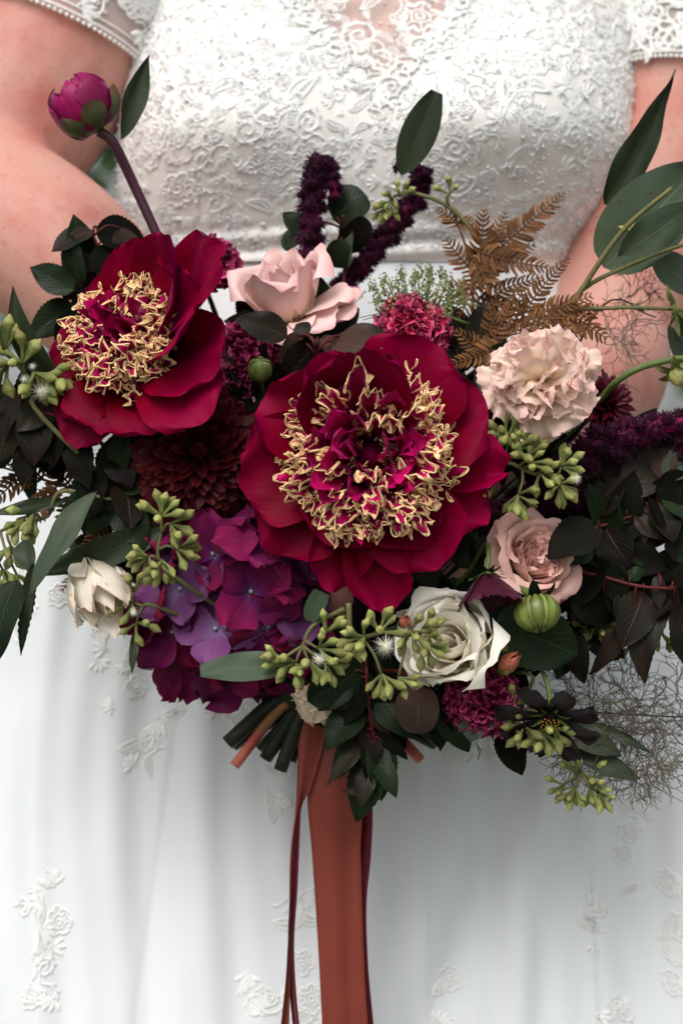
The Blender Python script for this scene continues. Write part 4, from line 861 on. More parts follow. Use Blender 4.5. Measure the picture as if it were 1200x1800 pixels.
def smoke(name, label, cx, cy, y, rx, ry, n, seed, depth=6, step=17, rr=.00027, dir0=None, y_sp=.03):
    r = random.Random(seed); segs = []
    th = Thing(name, label, 'plume', P(cx, cy, y), None, 0, 'smoke bush plumes')
    def grow(p, d, lvl):
        L = step * r.uniform(.7, 1.35); q = (p[0] + d[0] * L, p[1] + d[1] * L, p[2] + r.uniform(-1, 1) * .004)
        if ((q[0] - cx) / rx) ** 2 + ((q[1] - cy) / ry) ** 2 > 1.0 + r.uniform(-.25, .25): segs.append((p, q, lvl)); return
        segs.append((p, q, lvl))
        if lvl <= 0: return
        for k in range(2 if r.random() < .8 else 1):
            a = math.atan2(d[1], d[0]) + r.choice((-1, 1)) * r.uniform(.25, .95); grow(q, (math.cos(a), math.sin(a)), lvl - 1)
    for i in range(n):
        a = r.uniform(0, 6.28) if dir0 is None else dir0 + r.uniform(-1.5, 1.5); ro = math.sqrt(r.random()) * .75
        b = r.uniform(0, 6.28); grow((cx + rx * ro * math.cos(b), cy + ry * ro * math.sin(b), y + r.uniform(-y_sp, y_sp)), (math.cos(a), math.sin(a)), depth)
    V, F = [], []
    for p, q, lvl in segs:
        a, b = P(*p), P(*q); t = nrm(b - a); u = nrm(np.cross(t, [.2, .9, .3])); v = np.cross(t, u); k = len(V); ra = rr * (1 + .10 * lvl)
        for o in (a - t * ra, b + t * ra): 
            for j in range(3): V.append(o + ra * (u * math.cos(j * 2.094) + v * math.sin(j * 2.094)))
        F += [(k + j, k + (j + 1) % 3, k + 3 + (j + 1) % 3, k + 3 + j) for j in range(3)]
    o = th.part('plume_hairs', np.array(V), F, MT['smoke'], np.zeros((len(V), 2)), world=True); o['kind'] = 'stuff'
    main = tube(smoothpath([P(BIND[0], BIND[1], .05), P((BIND[0] + cx) / 2 + 60, (BIND[1] + cy) / 2, y + .02), P(cx - rx * .5, cy - ry * .1, y), P(cx + rx * .9, cy - ry * .02, y)], 20), [.0014, .0010, .0005], 5); th.part('stem', *main[:2], MT['stemdark'], main[2], world=True)
smoke('smoke_bush_plume', 'hazy brown smoke bush plume spilling over the skirt below the dark leaves', 1085, 1265, .02, 145, 155, 38, 3)
smoke('smoke_bush_plume', 'thin smoky plume lying over the forearm beside the eucalyptus twigs', 1085, 560, .05, 75, 120, 15, 4, rr=.00022)
smoke('smoke_bush_plume', 'wisp of smoke bush under the magenta carnation', 850, 1290, .03, 60, 30, 4, 6, depth=4)

def umbel():
    c = P(738, 520, .035); th = Thing('wild_carrot', 'pale green wild carrot umbel behind the crimson carnation', 'flower', c)
    tip = P(740, 590, .045); q = lathe([(.01, -1), (.8, -.6), (1, 0), (.8, .6), (.01, 1)], 6); V, F = [], []
    r = random.Random(2); parts = []
    for k in range(26):
        d = nrm([r.gauss(0, 1), r.gauss(0, 1), r.gauss(0, 1)]); parts.append((q[0] * .0011 * r.uniform(.6, 1.3) + d * .006 * r.uniform(.5, 1.1), q[1]))
    v, f, uv, _ = join(parts); fm = mesh('floret_cluster', v, f, MT['umbel'], uv)
    for k in range(34):
        a, dd = k * 2.39996, math.sqrt((k + .5) / 34); e = P(738 + 92 * dd * math.cos(a), 512 - 42 * dd * math.sin(a) - 14 * (1 - dd), .03 + .03 * math.sin(a) * dd)
        v, f, uv = tube(smoothpath([tip, tip * .5 + e * .5 + np.array([0, -.004, -.006]), e], 7), [.0007, .0005], 5); th.part('ray', v, f, MT['stemgreen'], uv, world=True)
        th.inst('floret_cluster', fm, T4(rotz(U(0, 6)) * U(.6, .95), th.loc(e)))
    for k in range(12):
        a = U(0, 6.28); b = c + np.array([math.cos(a) * .03, -.012, math.sin(a) * .012 - .006]); v, f, uv = tube(smoothpath([tip, (tip + b) / 2 + np.array([0, -.014, .006]), b + np.array([math.cos(a) * .016, -.01, -.008])], 8), [.0008, .0003], 5); th.part('bract', v, f, MT['stemgreen'], uv, world=True)
    stem(th, tip, .002)
umbel()

# ------------------------------------------------------------------ seed sprigs
seeds('seed_sprig', 'seed pod sprig with opening white tufts beside the turned peony, against the arm', [(100, 760), (70, 690), (20, 630), (-20, 600)], [(40, 640, 7, -.2, -.9, .9), (62, 655, 7, .5, .6, .9), (15, 640, 6, -.8, .5, .9), (80, 665, 5, .9, .3, .7), (8, 615, 4, .1, -1, .6)], -.02, [(74, 690, 20), (44, 668, 12), (58, 645, 10)], bl=56)
seeds('seed_sprig', 'fan of green seed pods over the upper left of the purple hydrangea', [(330, 1030), (280, 985), (285, 930)], [(284, 908, 8, .1, -.8, 1.0), (262, 980, 9, -.6, .5, 1.05), (310, 965, 9, .7, .25, 1.0), (285, 985, 7, .1, .9, .9), (300, 920, 5, .8, .4, .7)], -.05)
seeds('seed_sprig', 'small seed pod sprig with one white tuft in front of the cream rose', [(300, 1075), (250, 1065), (232, 1055)], [(232, 1060, 6, -.6, .2, 1.2), (240, 1095, 5, .2, .9, .9), (236, 1040, 3, .3, -.9, .7)], -.03, [(236, 1078, 11)], leaves=[(240, 1105, 232, 1186, 16, dict(m='eucdark', fold=.6))])
seeds('seed_sprig', 'olive twigs with hanging seed pods at the frame edge below the brown fern', [(160, 880), (80, 910), (10, 930), (-30, 950)], [(40, 915, 6, -.3, .9, .8), (20, 960, 7, -.1, 1, .9), (5, 1000, 7, .1, .9, .9), (30, 1010, 5, .4, .8, .8), (60, 900, 5, -.6, .8, .7)], .0, [(26, 1040, 14)], leaves=[(120, 880, -20, 905, 26, dict(m='eucdark'))])
seeds('seed_sprig', 'seed pod sprig with one upright green leaf standing against the bodice', [(860, 450), (800, 372), (730, 340), (690, 345)], [(690, 352, 8, -.6, .5, 1.0), (680, 365, 7, -.5, .8, 1.0), (702, 345, 4, .2, -.6, .8), (790, 342, 3, -.2, -1, .9)], .04, tied=False, bl=32, leaves=[(705, 308, 768, 162, 66, dict(m='eucdark', cut=.9, bend=.05, y=.045, y1=.035))])
seeds('seed_sprig', 'large spray of green seed pods between the central peony and the amaranth', [(840, 880), (880, 815), (930, 830), (985, 850)], [(905, 790, 9, .1, -.7, 1.05), (890, 770, 8, -.6, -.5, 1.0), (930, 815, 9, .3, -.3, 1.0), (985, 820, 8, .8, -.5, .95), (985, 850, 8, .4, .6, 1.0), (910, 870, 9, .2, .9, 1.0), (870, 850, 6, -.8, .2, .9), (930, 800, 6, .2, -.9, .8), (950, 830, 5, .5, .4, .9), (860, 800, 5, -.3, -.8, .8)], -.045, [(1012, 843, 13)])
seeds('seed_sprig', 'seed pods with a large white tuft lying across the white rose', [(612, 1060), (622, 1120), (680, 1110), (740, 1120)], [(640, 1120, 9, -.4, .2, 1.15), (668, 1110, 6, .3, -.7, 1.0), (722, 1110, 8, .4, .4, 1.0), (745, 1130, 7, .6, .4, .95), (742, 1105, 5, .8, -.3, .8), (670, 1185, 7, .2, .8, .9), (700, 1190, 5, .8, .3, .7)], -.088, [(678, 1137, 24)], tied=False)
seeds('seed_sprig', 'seed pod sprig with a round grey leaf and white tuft, above the rust ribbon', [(605, 1070), (550, 1100), (530, 1140)], [(520, 1165, 8, -.6, .5, 1.05), (560, 1140, 6, .8, -.3, 1.0), (545, 1165, 7, .2, .9, .95), (572, 1165, 6, .8, .5, .9), (495, 1160, 4, -.9, -.1, .6), (575, 1110, 4, .7, -.7, .7)], -.065, [(562, 1160, 17)], tied=False, leaves=[(542, 1092, 566, 1040, 34, dict(cut=.82, shape='round'))])
seeds('seed_sprig', 'cluster of pale green seed pods below the chocolate cosmos', [(900, 1180), (930, 1215), (935, 1250)], [(920, 1275, 7, -.3, .8, .9), (950, 1285, 8, .2, .9, .9), (915, 1250, 5, -.7, .4, .8), (970, 1280, 6, .7, .7, .8), (905, 1240, 3, -.2, -.8, .8)], -.03, leaves=[(908, 1215, 815, 1292, 44, dict(shape='round', cut=.85))])
seeds('seed_sprig', 'lowest cluster of seed pods hanging over the skirt', [(950, 1290), (1000, 1320), (1020, 1360)], [(1010, 1385, 8, -.3, .7, 1.0), (1035, 1385, 8, .3, .7, 1.0), (990, 1380, 5, -.8, .4, .8), (1050, 1395, 5, .5, .8, .8), (1040, 1370, 5, .6, -.3, .9), (1010, 1360, 4, -.3, -.6, .8)], .0, bl=38, leaves=[(985, 1270, 1092, 1330, 50, dict(m='eucdark')), (1010, 1320, 1124, 1370, 40, dict(m='eucdark')), (1040, 1270, 1146, 1325, 18, dict(m='eucdark', bend=.12))])
seeds('seed_sprig', 'shaded seed pods at the top of the smoke bush plume', [(960, 1050), (1010, 1090), (1045, 1090)], [(1045, 1100, 7, .2, .8, 1.0), (1030, 1105, 5, -.6, .7, .9), (1058, 1100, 4, .8, .2, .8)], .01, bl=34)
seeds('seed_sprig', 'few seed pods behind the drooping plum leaves near the frame edge', [(1080, 1040), (1140, 1080), (1160, 1100)], [(1145, 1105, 6, -.5, .6, 1.0), (1160, 1110, 5, .3, .9, .9), (1118, 1130, 3, 0, 1, .8)], .02, bl=42)

# ------------------------------------------------------------------ leafy sprigs
PL = 'plum leaf sprigs'
sprig('plum_sprig', 'dark plum leaf sprig over the bent arm, above the turned peony', 'foliage', PL, [(230, 560, .035), (190, 480, .035), (165, 415, .03)],
      [(165, 405, 92, 444, 58), (170, 400, 262, 438, 76, dict(m='leafblack')), (165, 450, 112, 530, 58), (185, 430, 200, 520, 70, dict(m='leafblack')), (195, 470, 240, 470, 60), (180, 480, 130, 560, 60), (200, 500, 215, 560, 60, dict(m='leafblack')), (210, 400, 240, 490, 50)])
sprig('plum_sprig', 'cluster of dusky plum leaves hanging below the turned peony', 'foliage', PL, [(250, 860, .0), (180, 780, -.01), (110, 735, -.015), (40, 720, -.01)],
      [(110, 740, 92, 830, 56), (150, 735, 150, 818, 50, dict(m='leafbronze')), (60, 720, 60, 820, 66), (30, 690, 10, 780, 56), (190, 790, 196, 880, 40, dict(m='leafbronze')), (80, 710, 30, 760, 54), (20, 720, -10, 830, 56), (200, 790, 232, 860, 60), (130, 760, 160, 860, 56, dict(m='leafblack')), (220, 850, 230, 930, 70), (170, 820, 170, 910, 60, dict(m='leafblack')), (50, 740, 85, 800, 50)])
sprig('plum_sprig', 'bronze plum leaves fanned out between the pink rose and the central peony', 'foliage', PL, [(575, 700, -.02), (560, 640, -.04), (555, 600, -.055)],
      [(505, 590, 412, 560, 56, dict(y=-.03)), (552, 600, 488, 680, 70), (560, 595, 632, 660, 50, dict(m='leafbronze')), (585, 600, 702, 628, 62, dict(m='leafbronze', y1=-.07)), (530, 590, 488, 640, 50, dict(m='leafbronze')), (600, 590, 690, 600, 46, dict(m='leafbronze')), (540, 590, 520, 570, 36), (570, 640, 640, 700, 60, dict(m='leafblack'))])
sprig('plum_sprig', 'mass of shaded plum leaves right of the blush rose', 'foliage', PL, [(950, 960, .01), (1040, 930, .0), (1130, 900, .0), (1180, 880, .0)],
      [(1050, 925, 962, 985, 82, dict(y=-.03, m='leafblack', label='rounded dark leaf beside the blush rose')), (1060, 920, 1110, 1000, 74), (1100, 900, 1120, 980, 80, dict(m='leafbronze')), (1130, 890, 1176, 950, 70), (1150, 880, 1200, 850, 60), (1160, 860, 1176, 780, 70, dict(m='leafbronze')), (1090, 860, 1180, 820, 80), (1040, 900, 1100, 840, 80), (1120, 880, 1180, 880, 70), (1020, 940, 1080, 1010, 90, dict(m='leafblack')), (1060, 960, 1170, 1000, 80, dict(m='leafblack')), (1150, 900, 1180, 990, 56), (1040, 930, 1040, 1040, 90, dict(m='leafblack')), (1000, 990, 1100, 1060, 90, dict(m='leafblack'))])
sprig('plum_sprig', 'purple-brown twig with drooping leaves hanging past the frame edge over the plume', 'foliage', PL, [(960, 1000, .0), (1040, 1010, -.01), (1120, 1030, -.02), (1180, 1035, -.02)],
      [(1110, 1080, 1032, 1184, 46, dict(m='leafbronze', side=.08)), (1130, 1040, 1090, 1140, 74), (1172, 1045, 1134, 1202, 62, dict(side=.12)), (1185, 1060, 1210, 1180, 70), (1155, 1010, 1160, 1075, 26), (1180, 1030, 1206, 985, 50), (1095, 1030, 1080, 985, 34, dict(m='leafgreen')), (1105, 1020, 1135, 1000, 34, dict(m='leafgreen')), (1100, 1050, 1080, 1090, 44, dict(m='leafgreen')), (1060, 1040, 1100, 1110, 70, dict(m='leafblack')), (1010, 1030, 1060, 1100, 80, dict(m='leafblack')), (1190, 1050, 1150, 1090, 40)])
sprig('plum_sprig', 'long dark leaf sprig with red stalks hanging in front of the rust ribbon', 'foliage', PL, [(640, 1160, -.02), (645, 1220, -.03), (655, 1300, -.03)],
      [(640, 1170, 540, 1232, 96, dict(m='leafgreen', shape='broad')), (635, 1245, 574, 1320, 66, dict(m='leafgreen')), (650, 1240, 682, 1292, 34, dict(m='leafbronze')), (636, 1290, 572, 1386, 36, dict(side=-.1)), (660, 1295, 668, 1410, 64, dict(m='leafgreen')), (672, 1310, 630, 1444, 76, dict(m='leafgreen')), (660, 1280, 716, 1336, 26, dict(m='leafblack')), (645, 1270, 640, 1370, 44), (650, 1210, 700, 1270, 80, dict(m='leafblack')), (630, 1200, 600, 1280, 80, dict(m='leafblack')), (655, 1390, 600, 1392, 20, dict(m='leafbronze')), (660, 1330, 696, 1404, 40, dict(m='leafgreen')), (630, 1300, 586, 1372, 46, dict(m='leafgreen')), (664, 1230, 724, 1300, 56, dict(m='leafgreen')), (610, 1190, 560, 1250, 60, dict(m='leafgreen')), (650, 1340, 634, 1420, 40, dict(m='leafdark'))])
sprig('plum_sprig', 'pair of veined plum leaves below the white rose', 'foliage', PL, [(700, 1180, -.02), (740, 1205, -.03)],
      [(738, 1205, 735, 1290, 84, dict(m='leafbronze', shape='round', y=-.045)), (775, 1225, 824, 1320, 60, dict(m='leafgreen')), (780, 1200, 800, 1290, 60, dict(m='leafblack')), (700, 1210, 690, 1290, 60, dict(m='leafblack')), (720, 1200, 760, 1290, 80, dict(m='leafblack'))])
RL = 'green leaf sprigs'
sprig('rose_leaf', 'broad serrated dark green leaf below the round green dahlia bud', 'leaf', RL, [(860, 1120, -.02), (890, 1130, -.03)], [(870, 1090, 1014, 1150, 118, dict(y=-.045, y1=-.03, m='leafgreen', shape='broad', bend=.04, nv=26)), (840, 1080, 930, 1150, 100, dict(m='leafgreen', y=-.025))], sm='stemdark')
sprig('rose_leaf', 'pointed near-black leaf hanging under the seed pods and chocolate cosmos', 'leaf', RL, [(880, 1220, -.01), (905, 1270, -.015)], [(895, 1270, 918, 1362, 72, dict(m='leafblack', nv=26)), (940, 1240, 1000, 1290, 60, dict(m='leafblack'))], sm='stemdark')
sprig('smoke_bush_sprig', 'rounded dark leaves around the upright amaranth spike', 'foliage', 'smoke bush leaves', [(600, 560, .06), (605, 470, .062), (600, 400, .062)],
      [(585, 385, 645, 345, 84, dict(shape='round', m='leafgreen', y=.066)), (620, 410, 612, 472, 52, dict(shape='round', m='euc', fold=.5, y=.05)), (600, 420, 588, 470, 48, dict(shape='round', m='leafgreen', fold=.5, y=.05)), (535, 405, 496, 375, 40, dict(m='leafgreen', y=.066)), (538, 400, 500, 440, 44, dict(shape='round', m='leafgreen', y=.07)), (600, 440, 640, 380, 60, dict(shape='round', m='leafblack')), (604, 380, 600, 440, 24, dict(m='leafbronze', fold=.6, y=.05))], serr=0, sm='stemred')
EU = 'eucalyptus leaf sprigs'
sprig('eucalyptus_sprig', 'large grey-green eucalyptus leaves on olive twigs crossing the arm at the frame edge', 'foliage', EU, [(880, 700, .03), (1000, 540, .02), (1090, 410, .0), (1180, 330, -.01)],
      [(1060, 470, 1230, 290, 140, dict(shape='broad', y=.03, y1=.02, tilt=.1, yaw=-.1)), (1085, 450, 1230, 350, 66, dict(y=-.005, y1=-.015)), (1062, 360, 1184, 122, 62, dict(m='eucdark', y=.05, y1=.05, shape='sickle', fold=.4, yaw=.5)), (1140, 450, 1230, 520, 74, dict(y=.03)), (1175, 570, 1215, 720, 64, dict(m='eucdark', y=.03)), (1090, 410, 1120, 380, 14, dict(m='seed')), (1118, 408, 1085, 398, 10, dict(m='seed'))], m='euc', sm='twig', sr=.0022, shape='lance', serr=0, petiole=False)
sprig('eucalyptus_twig', 'bare forked olive twig running above the pale nodding bud', 'foliage', EU, [(900, 660, .03), (1010, 520, .02), (1120, 460, .01), (1215, 425, .01)], [(1178, 572, 1186, 530, 12, dict(m='seed', y=.01)), (1186, 535, 1172, 500, 12, dict(m='seed', y=.01)), (1170, 520, 1200, 560, 14, dict(m='seed', y=.012))], m='euc', sm='twig', sr=.0018, shape='lance', serr=0, petiole=False)
sprig('eucalyptus_twig', 'level olive twig with small pods running out across the forearm', 'foliage', EU, [(860, 680, .03), (980, 560, .02), (1080, 541, .012), (1215, 545, .01)], [(1180, 548, 1192, 592, 14, dict(m='seed', y=.01)), (1170, 545, 1182, 520, 12, dict(m='seed', y=.01)), (1190, 545, 1214, 600, 30, dict(m='eucdark', y=.02))], m='euc', sm='twig', sr=.0018, shape='lance', serr=0, petiole=False)
sprig('eucalyptus_sprig', 'slender dark eucalyptus leaf curling up against the forearm', 'foliage', EU, [(160, 760, .0), (110, 690, -.015)], [(106, 684, 26, 502, 56, dict(m='eucdark', shape='sickle', side=-.07, bend=.1, yaw=-.4))], m='eucdark', sm='twig', serr=0)
sprig('eucalyptus_sprig', 'long grey eucalyptus leaves with a ragged tip over the skirt edge', 'foliage', EU, [(240, 900, -.01), (170, 872, -.02)], [(172, 864, 56, 1054, 52, dict(y=-.035, y1=-.045, shape='lance', fold=.25)), (290, 930, 60, 1010, 56, dict(m='eucdark', y=-.012)), (60, 990, 38, 1152, 26, dict(m='eucdark', y=-.04, fold=.6, serr=.12)), (30, 1020, -6, 1170, 80, dict(m='leafgreen', y=-.03, shape='ovate')), (40, 950, 60, 1010, 40, dict(m='eucdark'))], m='euc', sm='twig', serr=0, petiole=False)
sprig('eucalyptus_sprig', 'single flat grey-green eucalyptus leaf lying under the hydrangea', 'foliage', EU, [(560, 1160, -.04), (520, 1172, -.05)], [(508, 1168, 352, 1180, 56, dict(y=-.06, y1=-.065, cut=.86, bend=.03, tilt=.35, yaw=0))], m='euc', sm='twig', serr=0)

# dark leaves packed between the flower heads
FG = 'filler foliage inside the bouquet'
fill = [('between the black dahlia and the central peony', 470, 720, .03), ('behind the black dahlia', 300, 880, .035), ('left of the hydrangea under the grey leaf', 210, 930, .04), ('below the central peony beside the white rose', 690, 1070, .03), ('between the hydrangea and the central peony', 580, 1060, .035), ('around the drooping cosmos', 860, 1060, .03), ('behind the blush rose', 930, 930, .04), ('behind the peach carnation', 930, 760, .045), ('behind the thick purple amaranth', 1080, 830, .045), ('under the white rose', 760, 1200, .03), ('above the tie of the stems', 600, 1190, .02), ('behind the pink rose', 470, 590, .06), ('behind the crimson carnation', 820, 640, .055), ('below the plum leaf mass at the frame edge', 1030, 1020, .04), ('behind the left side of the hydrangea', 330, 1000, .05), ('behind the turned peony', 250, 700, .05), ('behind the lower edge of the white rose', 850, 1180, .02), ('at the frame edge under the thick purple amaranth', 1140, 860, .015), ('beside the blush rose at the bouquet edge', 1070, 960, .01), ('above the twig with drooping leaves at the frame edge', 1150, 960, .025), ('under the seed pods that touch the arm', 50, 770, .02), ('under the bronze leaf below the turned peony', 200, 860, .01), ('left of the rust ribbon knot beneath the hydrangea', 530, 1150, .02), ('in the gap between peony and blush rose', 800, 1000, .015), ('in the pocket between the dahlia and the pink rose', 440, 700, .015), ('beneath the peach carnation', 900, 740, .02), ('between the turned peony and the bent arm', 150, 520, .05), ('beside the round green dahlia bud', 1000, 1090, .02), ('under the pink rose behind the fanned bronze leaves', 575, 600, .045), ('between the crimson and the peach carnation', 830, 660, .03), ('hanging behind the wide ribbon top', 650, 1250, .03)]
for i, (where, x, y, d) in enumerate(fill):
    lv = []
    for k in range(12):
        a = k * 2.39996 + U(-.3, .3); r0 = U(4, 34); ln = U(70, 118); bx, by = x + r0 * math.cos(a), y + r0 * math.sin(a)
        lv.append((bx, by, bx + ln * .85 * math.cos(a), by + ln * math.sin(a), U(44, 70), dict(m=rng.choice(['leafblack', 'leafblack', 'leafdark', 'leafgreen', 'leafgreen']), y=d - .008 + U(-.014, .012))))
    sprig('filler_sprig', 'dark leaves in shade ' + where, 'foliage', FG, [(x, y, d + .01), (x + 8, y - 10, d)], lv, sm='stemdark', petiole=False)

# ------------------------------------------------------------------ buds and small flowers
def bud_things():
    # fat green dahlia bud
    R = PX(37); th = Thing('dahlia_bud', 'fat striped green dahlia bud on a hooked stalk under the blush rose', 'flower bud', P(944, 1080, -.06), (.12, -.35, -.93))
    for k in range(16):
        v, f, uv = cup_petal(R * 1.0, R * 1.5, .6, seed=k, flare=0, roll=0, ruf=.0); z = v[:, 2] / (R * 1.5); az_ = np.arctan2(v[:, 0], v[:, 1]); q = np.sqrt(np.clip(1 - ((z - .45) / .58) ** 2, .015, 1)); rad = R * q * (1 + .05 * np.cos(np.clip(az_ * 4, -1.6, 1.6)) + (.03 if k % 2 else 0))
        v = np.stack([rad * np.sin(az_), rad * np.cos(az_), (z - .5) * R * 1.55], 1) @ rotz(k * 2 * math.pi / 16).T; th.part('scale', v, f, MT['dbud'], uv)
    for k in range(5):
        v, f, uv = petal(R * 1.25, R * .62, 6, 8, a=.5, b=.7, phi=(-5, -55 if k != 3 else 70), cup=.5, seed=k, base=.4); v = v @ rotz(k * 1.2566 + .4).T + np.array([0, 0, -R * .72]); th.part('sepal', v, f, MT['leafgreen'], uv)
    v, f, uv = petal(R * 1.6, R * .7, 6, 8, a=.5, b=.8, phi=(-10, 115), cup=.6, seed=8, base=.4); v = v @ rotz(2.6).T + np.array([0, 0, -R * .7]); th.part('sepal', v, f, MT['dbud'], uv)
    v, f, uv = tube(smoothpath([th.p - th.R[:, 2] * R * .6, P(936, 1048, -.058), P(920, 1038, -.05), P(896, 1040, -.035), P(800, 1090, .0), P(*BIND), P(690, 1300, .05)], 30), .0028, 8); th.part('stem', v, f, MT['stemgreen'], uv, world=True)
    # round green bud
    R = PX(21); th = Thing('flower_bud', 'round green bud with a pale star between the dahlia and the bronze leaves', 'flower bud', P(457, 649, -.035), (.1, -.9, .45))
    for k in range(6):
        v, f, uv = cup_petal(R, R * 2, 1.15, seed=k, ruf=0); z = v[:, 2] / (R * 2); az_ = np.arctan2(v[:, 0], v[:, 1]); q = np.sqrt(np.clip(1 - ((z - .48) / .56) ** 2, .012, 1)); rad = R * q * (1 + .05 * np.cos(np.clip(az_ * 2.4, -1.6, 1.6)))
        v = np.stack([rad * np.sin(az_), rad * np.cos(az_), (z - .5) * R * 2.05], 1) @ rotz(k * 2 * math.pi / 6).T; th.part('scale', v, f, MT['gbud'], uv)
    v, f, uv = lathe([(R * math.sin(a) * .98 + .00005, -R * math.cos(a) * 1.0) for a in np.linspace(0, math.pi, 9)], 14); th.part('core', v, f, MT['gbud'], uv)
    stem(th, th.p - th.R[:, 2] * R, .0016, 'stemgreen')
    # peach rosebuds
    for lab, px, py, y, R_, d in (('small peach rosebud in green sepals at the lower edge of the white rose', 893, 1165, -.05, 27, (.5, -.7, .5)), ('tiny peach buds behind the seed pods on the white rose', 712, 1092, -.05, 17, (.1, -.8, .4))):
        R = PX(R_); th = Thing('rosebud', lab, 'flower bud', P(px, py, y), d)
        for k in range(5):
            v, f, uv = cup_petal(R * .8, R * 2.1, 1.3, flare=-.5, roll=0, seed=k, ruf=.02); v[:, :2] *= (1 - .55 * np.clip(v[:, 2:3] / (R * 2.1), 0, 1) ** 2); v = v @ rotz(k * 2.4).T - np.array([0, 0, R]); th.part('petal', v, f, MT['peachbud'], uv)
        for k in range(5):
            v, f, uv = petal(R * 2.0, R * .9, 4, 8, a=.4, b=1.0, phi=(30, 92), cup=.7, seed=k, base=.6); v = v @ rotz(k * 1.2566).T - np.array([0, 0, R * 1.2]); th.part('sepal', v, f, MT['leafgreen' if k % 2 else 'seed'], uv)
        stem(th, th.p - th.R[:, 2] * R, .0014, 'stemgreen')
    # drooping maroon cosmos seen from behind
    def cosmos(lab, pos, d, L, m, n, W, ph, spin=0, stempts=None, disc=False):
        th = Thing('cosmos', lab, 'flower', pos, d, spin, 'dark cosmos')
        for k in range(n):
            v, f, uv = petal(L * U(.9, 1.1), L * W, 8, 10, a=.7, b=.28, phi=(ph[0] + U(-8, 8), ph[1] + U(-8, 8)), cup=.5, seed=k + 20, base=.25, ruf=L * .03, teeth=.03); v = v + np.array([0, L * .08, 0]); v = v @ rotz(2 * math.pi * k / n).T; th.part('petal', v, f, m, uv)
        for k in range(16):
            lo = k % 2; v, f, uv = petal(L * (.36 if lo else .5), L * .11, 4, 6, a=.4, b=.8, phi=(20, -30) if lo else (35, 20), cup=.5, seed=k, base=.6); v = v @ rotz(2 * math.pi * k / 16).T - np.array([0, 0, L * .06]); th.part('bract', v, f, MT['leafgreen' if lo else 'stemgreen'], uv)
        if disc:
            me = tuft_mesh(60, 1, 77, MT['choc'], .5, .08, 'disc'); th.inst('disc', me, T4(np.diag([L * .26, L * .26, L * .2]), (0, 0, L * .04)))
            for k in range(24):
                a, q = k * 2.39996, L * .22 * math.sqrt((k + .5) / 24); g = lathe([(.0001, -.0008), (.0007, 0), (.0001, .0008)], 5)
                th.part('anther', g[0] + np.array([q * math.cos(a), q * math.sin(a), L * .24]), g[1], MT['gold'], g[2])
        v, f, uv = tube(smoothpath(stempts, 30), .0017, 7); th.part('stem', v, f, MT['stemgreen'], uv, world=True)
    cosmos('maroon cosmos seen from behind with a green star of bracts, below the blush rose', P(855, 1006, -.055), (.10, -.30, -.95), PX(76), MT['cosmos'], 8, .62, (40, 55), .2, [P(855, 1004, -.055), P(858, 976, -.05), P(850, 960, -.03), P(790, 1040, .01), P(*BIND), P(700, 1310, .06)])
    cosmos('chocolate cosmos with gold-flecked disc over the smoke bush plume', P(968, 1258, -.04), (-.15, -.62, -.66), PX(86), MT['choc'], 8, .5, (18, 6), .35, [P(968, 1256, -.037), P(962, 1205, -.035), P(945, 1170, -.03), P(915, 1160, -.02), P(800, 1180, .01), P(*BIND), P(660, 1320, .07)], True)
    # pale nodding bud at the edge
    th = Thing('nodding_bud', 'pale green nodding bud with pointed sepals at the frame edge by the arm', 'flower bud', P(1192, 650, .0), (-.2, -.5, -.8))
    for k in range(6):
        v, f, uv = petal(PX(50), PX(20), 4, 8, a=.5, b=.9, phi=(35, -30), cup=.5, seed=k, base=.4); v = v @ rotz(k * 1.047).T; th.part('sepal', v, f, MT['seed'], uv)
    v, f, uv = lathe([(.001, -.004), (.006, 0), (.007, .008), (.001, .014)], 8); th.part('pod', v, f, MT['seed'], uv)
    v, f, uv = tube(smoothpath([P(1194, 646, .0), P(1212, 632, .0), P(1170, 634, .0), P(1092, 664, .0), P(1000, 760, .03), P(*BIND), P(600, 1330, .06)], 36), .0024, 8); th.part('stem', v, f, MT['stemgreen'], uv, world=True)
bud_things()

# ------------------------------------------------------------------ ties, ribbons and cut stems
def ribbon(name, label, left, right, m, y0, seed, wav=.004):
    n = 70; L = smoothpath([(a, b, 0) for a, b in left], n); R = smoothpath([(a, b, 0) for a, b in right], n); V, uv = [], []
    s = np.linspace(0, 1, 11)
    for i in range(n):
        t = i / (n - 1)
        for k in s:
            px = L[i, 0] * (1 - k) + R[i, 0] * k; py = L[i, 1] * (1 - k) + R[i, 1] * k
            dy = y0 + .02 * t + wav * .5 * math.sin(k * 13 + t * 3 + seed * 3) * t + wav * (math.sin(k * 5.2 + t * 4 + seed) + .6 * math.sin(t * 9 + seed * 2 + k * 2)) * min(1, t * 3)
            V.append(P(px, py, dy)); uv.append((k, t))
    V = np.array(V); F = gridF(n - 1, 10); nV = len(V); V2 = V + np.array([0, .0004, 0])
    th = Thing(name, label, 'ribbon', V[0], None, 0, 'ribbons')
    fr, bk = F, [tuple(i + nV for i in f[::-1]) for f in F]
    rim_ = []
    for i in range(n - 1):
        for c in (0, 10): a, b = i * 11 + c, (i + 1) * 11 + c; rim_.append((a, b, b + nV, a + nV))
    th.part('strip', np.vstack([V, V2]), fr + bk + rim_, m, np.vstack([uv, uv]), world=True); return th
wr = ribbon('ribbon', 'wide rust satin ribbon hanging straight down over the skirt', [(546, 1200), (546, 1290), (540, 1400), (548, 1500), (558, 1650), (566, 1800), (572, 1900)], [(625, 1200), (628, 1300), (636, 1430), (634, 1500), (640, 1700), (646, 1800), (650, 1900)], MT['rust'], .022, 1.0, .0028)
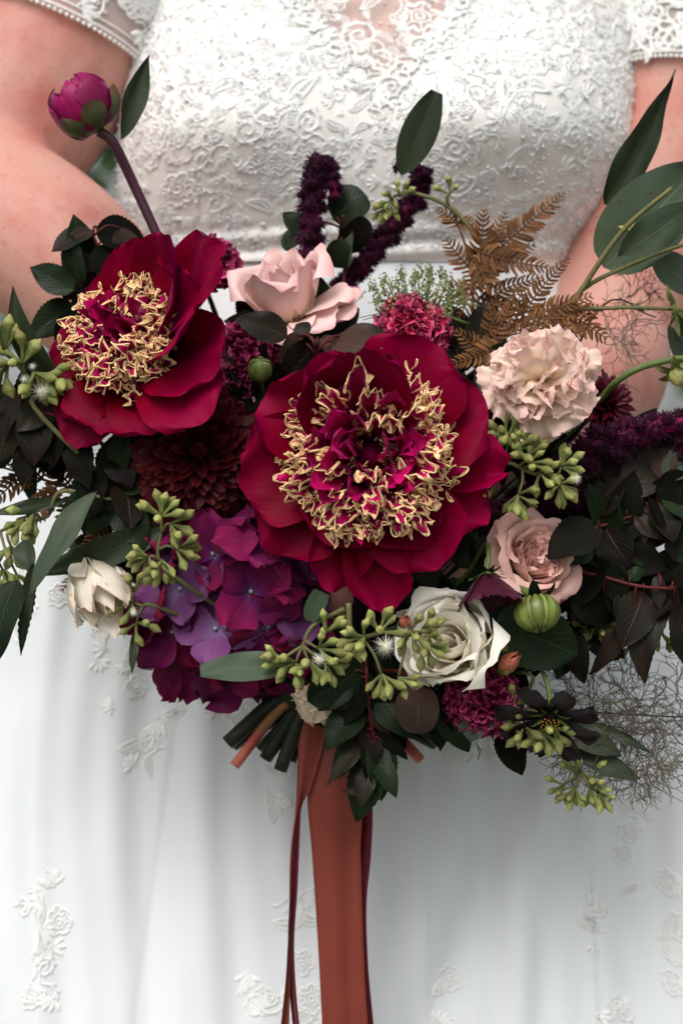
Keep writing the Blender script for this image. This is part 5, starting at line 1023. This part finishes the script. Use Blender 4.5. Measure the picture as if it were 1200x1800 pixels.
ribbon('ribbon', 'narrow twisted rust ribbon left of the wide one', [(526, 1190), (524, 1290), (521, 1400), (510, 1500), (508, 1600), (502, 1720), (490, 1830), (484, 1900)], [(588, 1190), (572, 1290), (548, 1380), (530, 1420), (520, 1500), (512, 1600), (510, 1720), (508, 1830), (506, 1900)], MT['rust'], .016, 2.4, .003)
ribbon('velvet_ribbon', 'thin burgundy velvet ribbon along the narrow rust one', [(528, 1200), (520, 1420), (510, 1560), (506, 1660), (510, 1760), (520, 1850), (526, 1900)], [(540, 1200), (529, 1420), (523, 1560), (517, 1660), (522, 1760), (533, 1850), (540, 1900)], MT['velvet'], .019, 4.0, .002)
ribbon('velvet_ribbon', 'burgundy velvet ribbon showing behind the edge of the wide rust one', [(606, 1200), (622, 1400), (624, 1500), (618, 1650), (622, 1800), (624, 1900)], [(640, 1200), (654, 1400), (652, 1500), (644, 1590), (647, 1700), (656, 1800), (662, 1900)], MT['velvet'], .032, 5.0, .003)
def tie():
    c = P(*BIND); q = []
    prof = [(PX(46), .012), (PX(44), .004), (PX(45), -.004), (PX(47), -.012)]
    for k in range(3):
        v, f, uv = lathe([(PX(48) + .0008 * k + .0006 * math.sin(j), .010 - j * .0025 - k * .004) for j in range(5)], 26); q.append((v + c, f[:-2], uv))
    v, f, uv, _ = join(q); wr.part('wrapped_band', v, f, MT['rust'], uv, world=True)
tie()
for lab, ex, m, r in (('russet cut stem with a red tip, leftmost below the hydrangea', (412, 1346, .015), 'stembrown', .0042), ('thick dark cut stem bent outwards above the russet one', (400, 1306, .02), 'stemdark', .0062), ('brown cut stem showing below the plum leaves right of the ribbons', (738, 1336, .04), 'stembrown', .0045), ('thin dark cut stem furthest out under the white rose', (768, 1308, .05), 'stemdark', .0035), ('stout dark green cut stem beside the narrow rust ribbon', (492, 1354, .02), 'stemdark', .0055), ('dark green cut stem just above the stout one', (466, 1334, .025), 'stemdark', .0055)):
    th = Thing('cut_stem', lab, 'stem', P(*ex), None, 0, 'cut stems under the tie')
    b = P(BIND[0] + U(-12, 12), BIND[1] - 6, BIND[2] - .015); e = P(*ex); dirn = nrm(b - e)
    v, f, uv = tube(smoothpath([b + np.array([0, .03, .10]), b + np.array([0, .005, .03]), b, (b + e) / 2 + np.array([0, -.004, .008]), e], 24), [r, r, r * .9], 9); th.part('stalk', v, f, MT[m], uv, world=True)
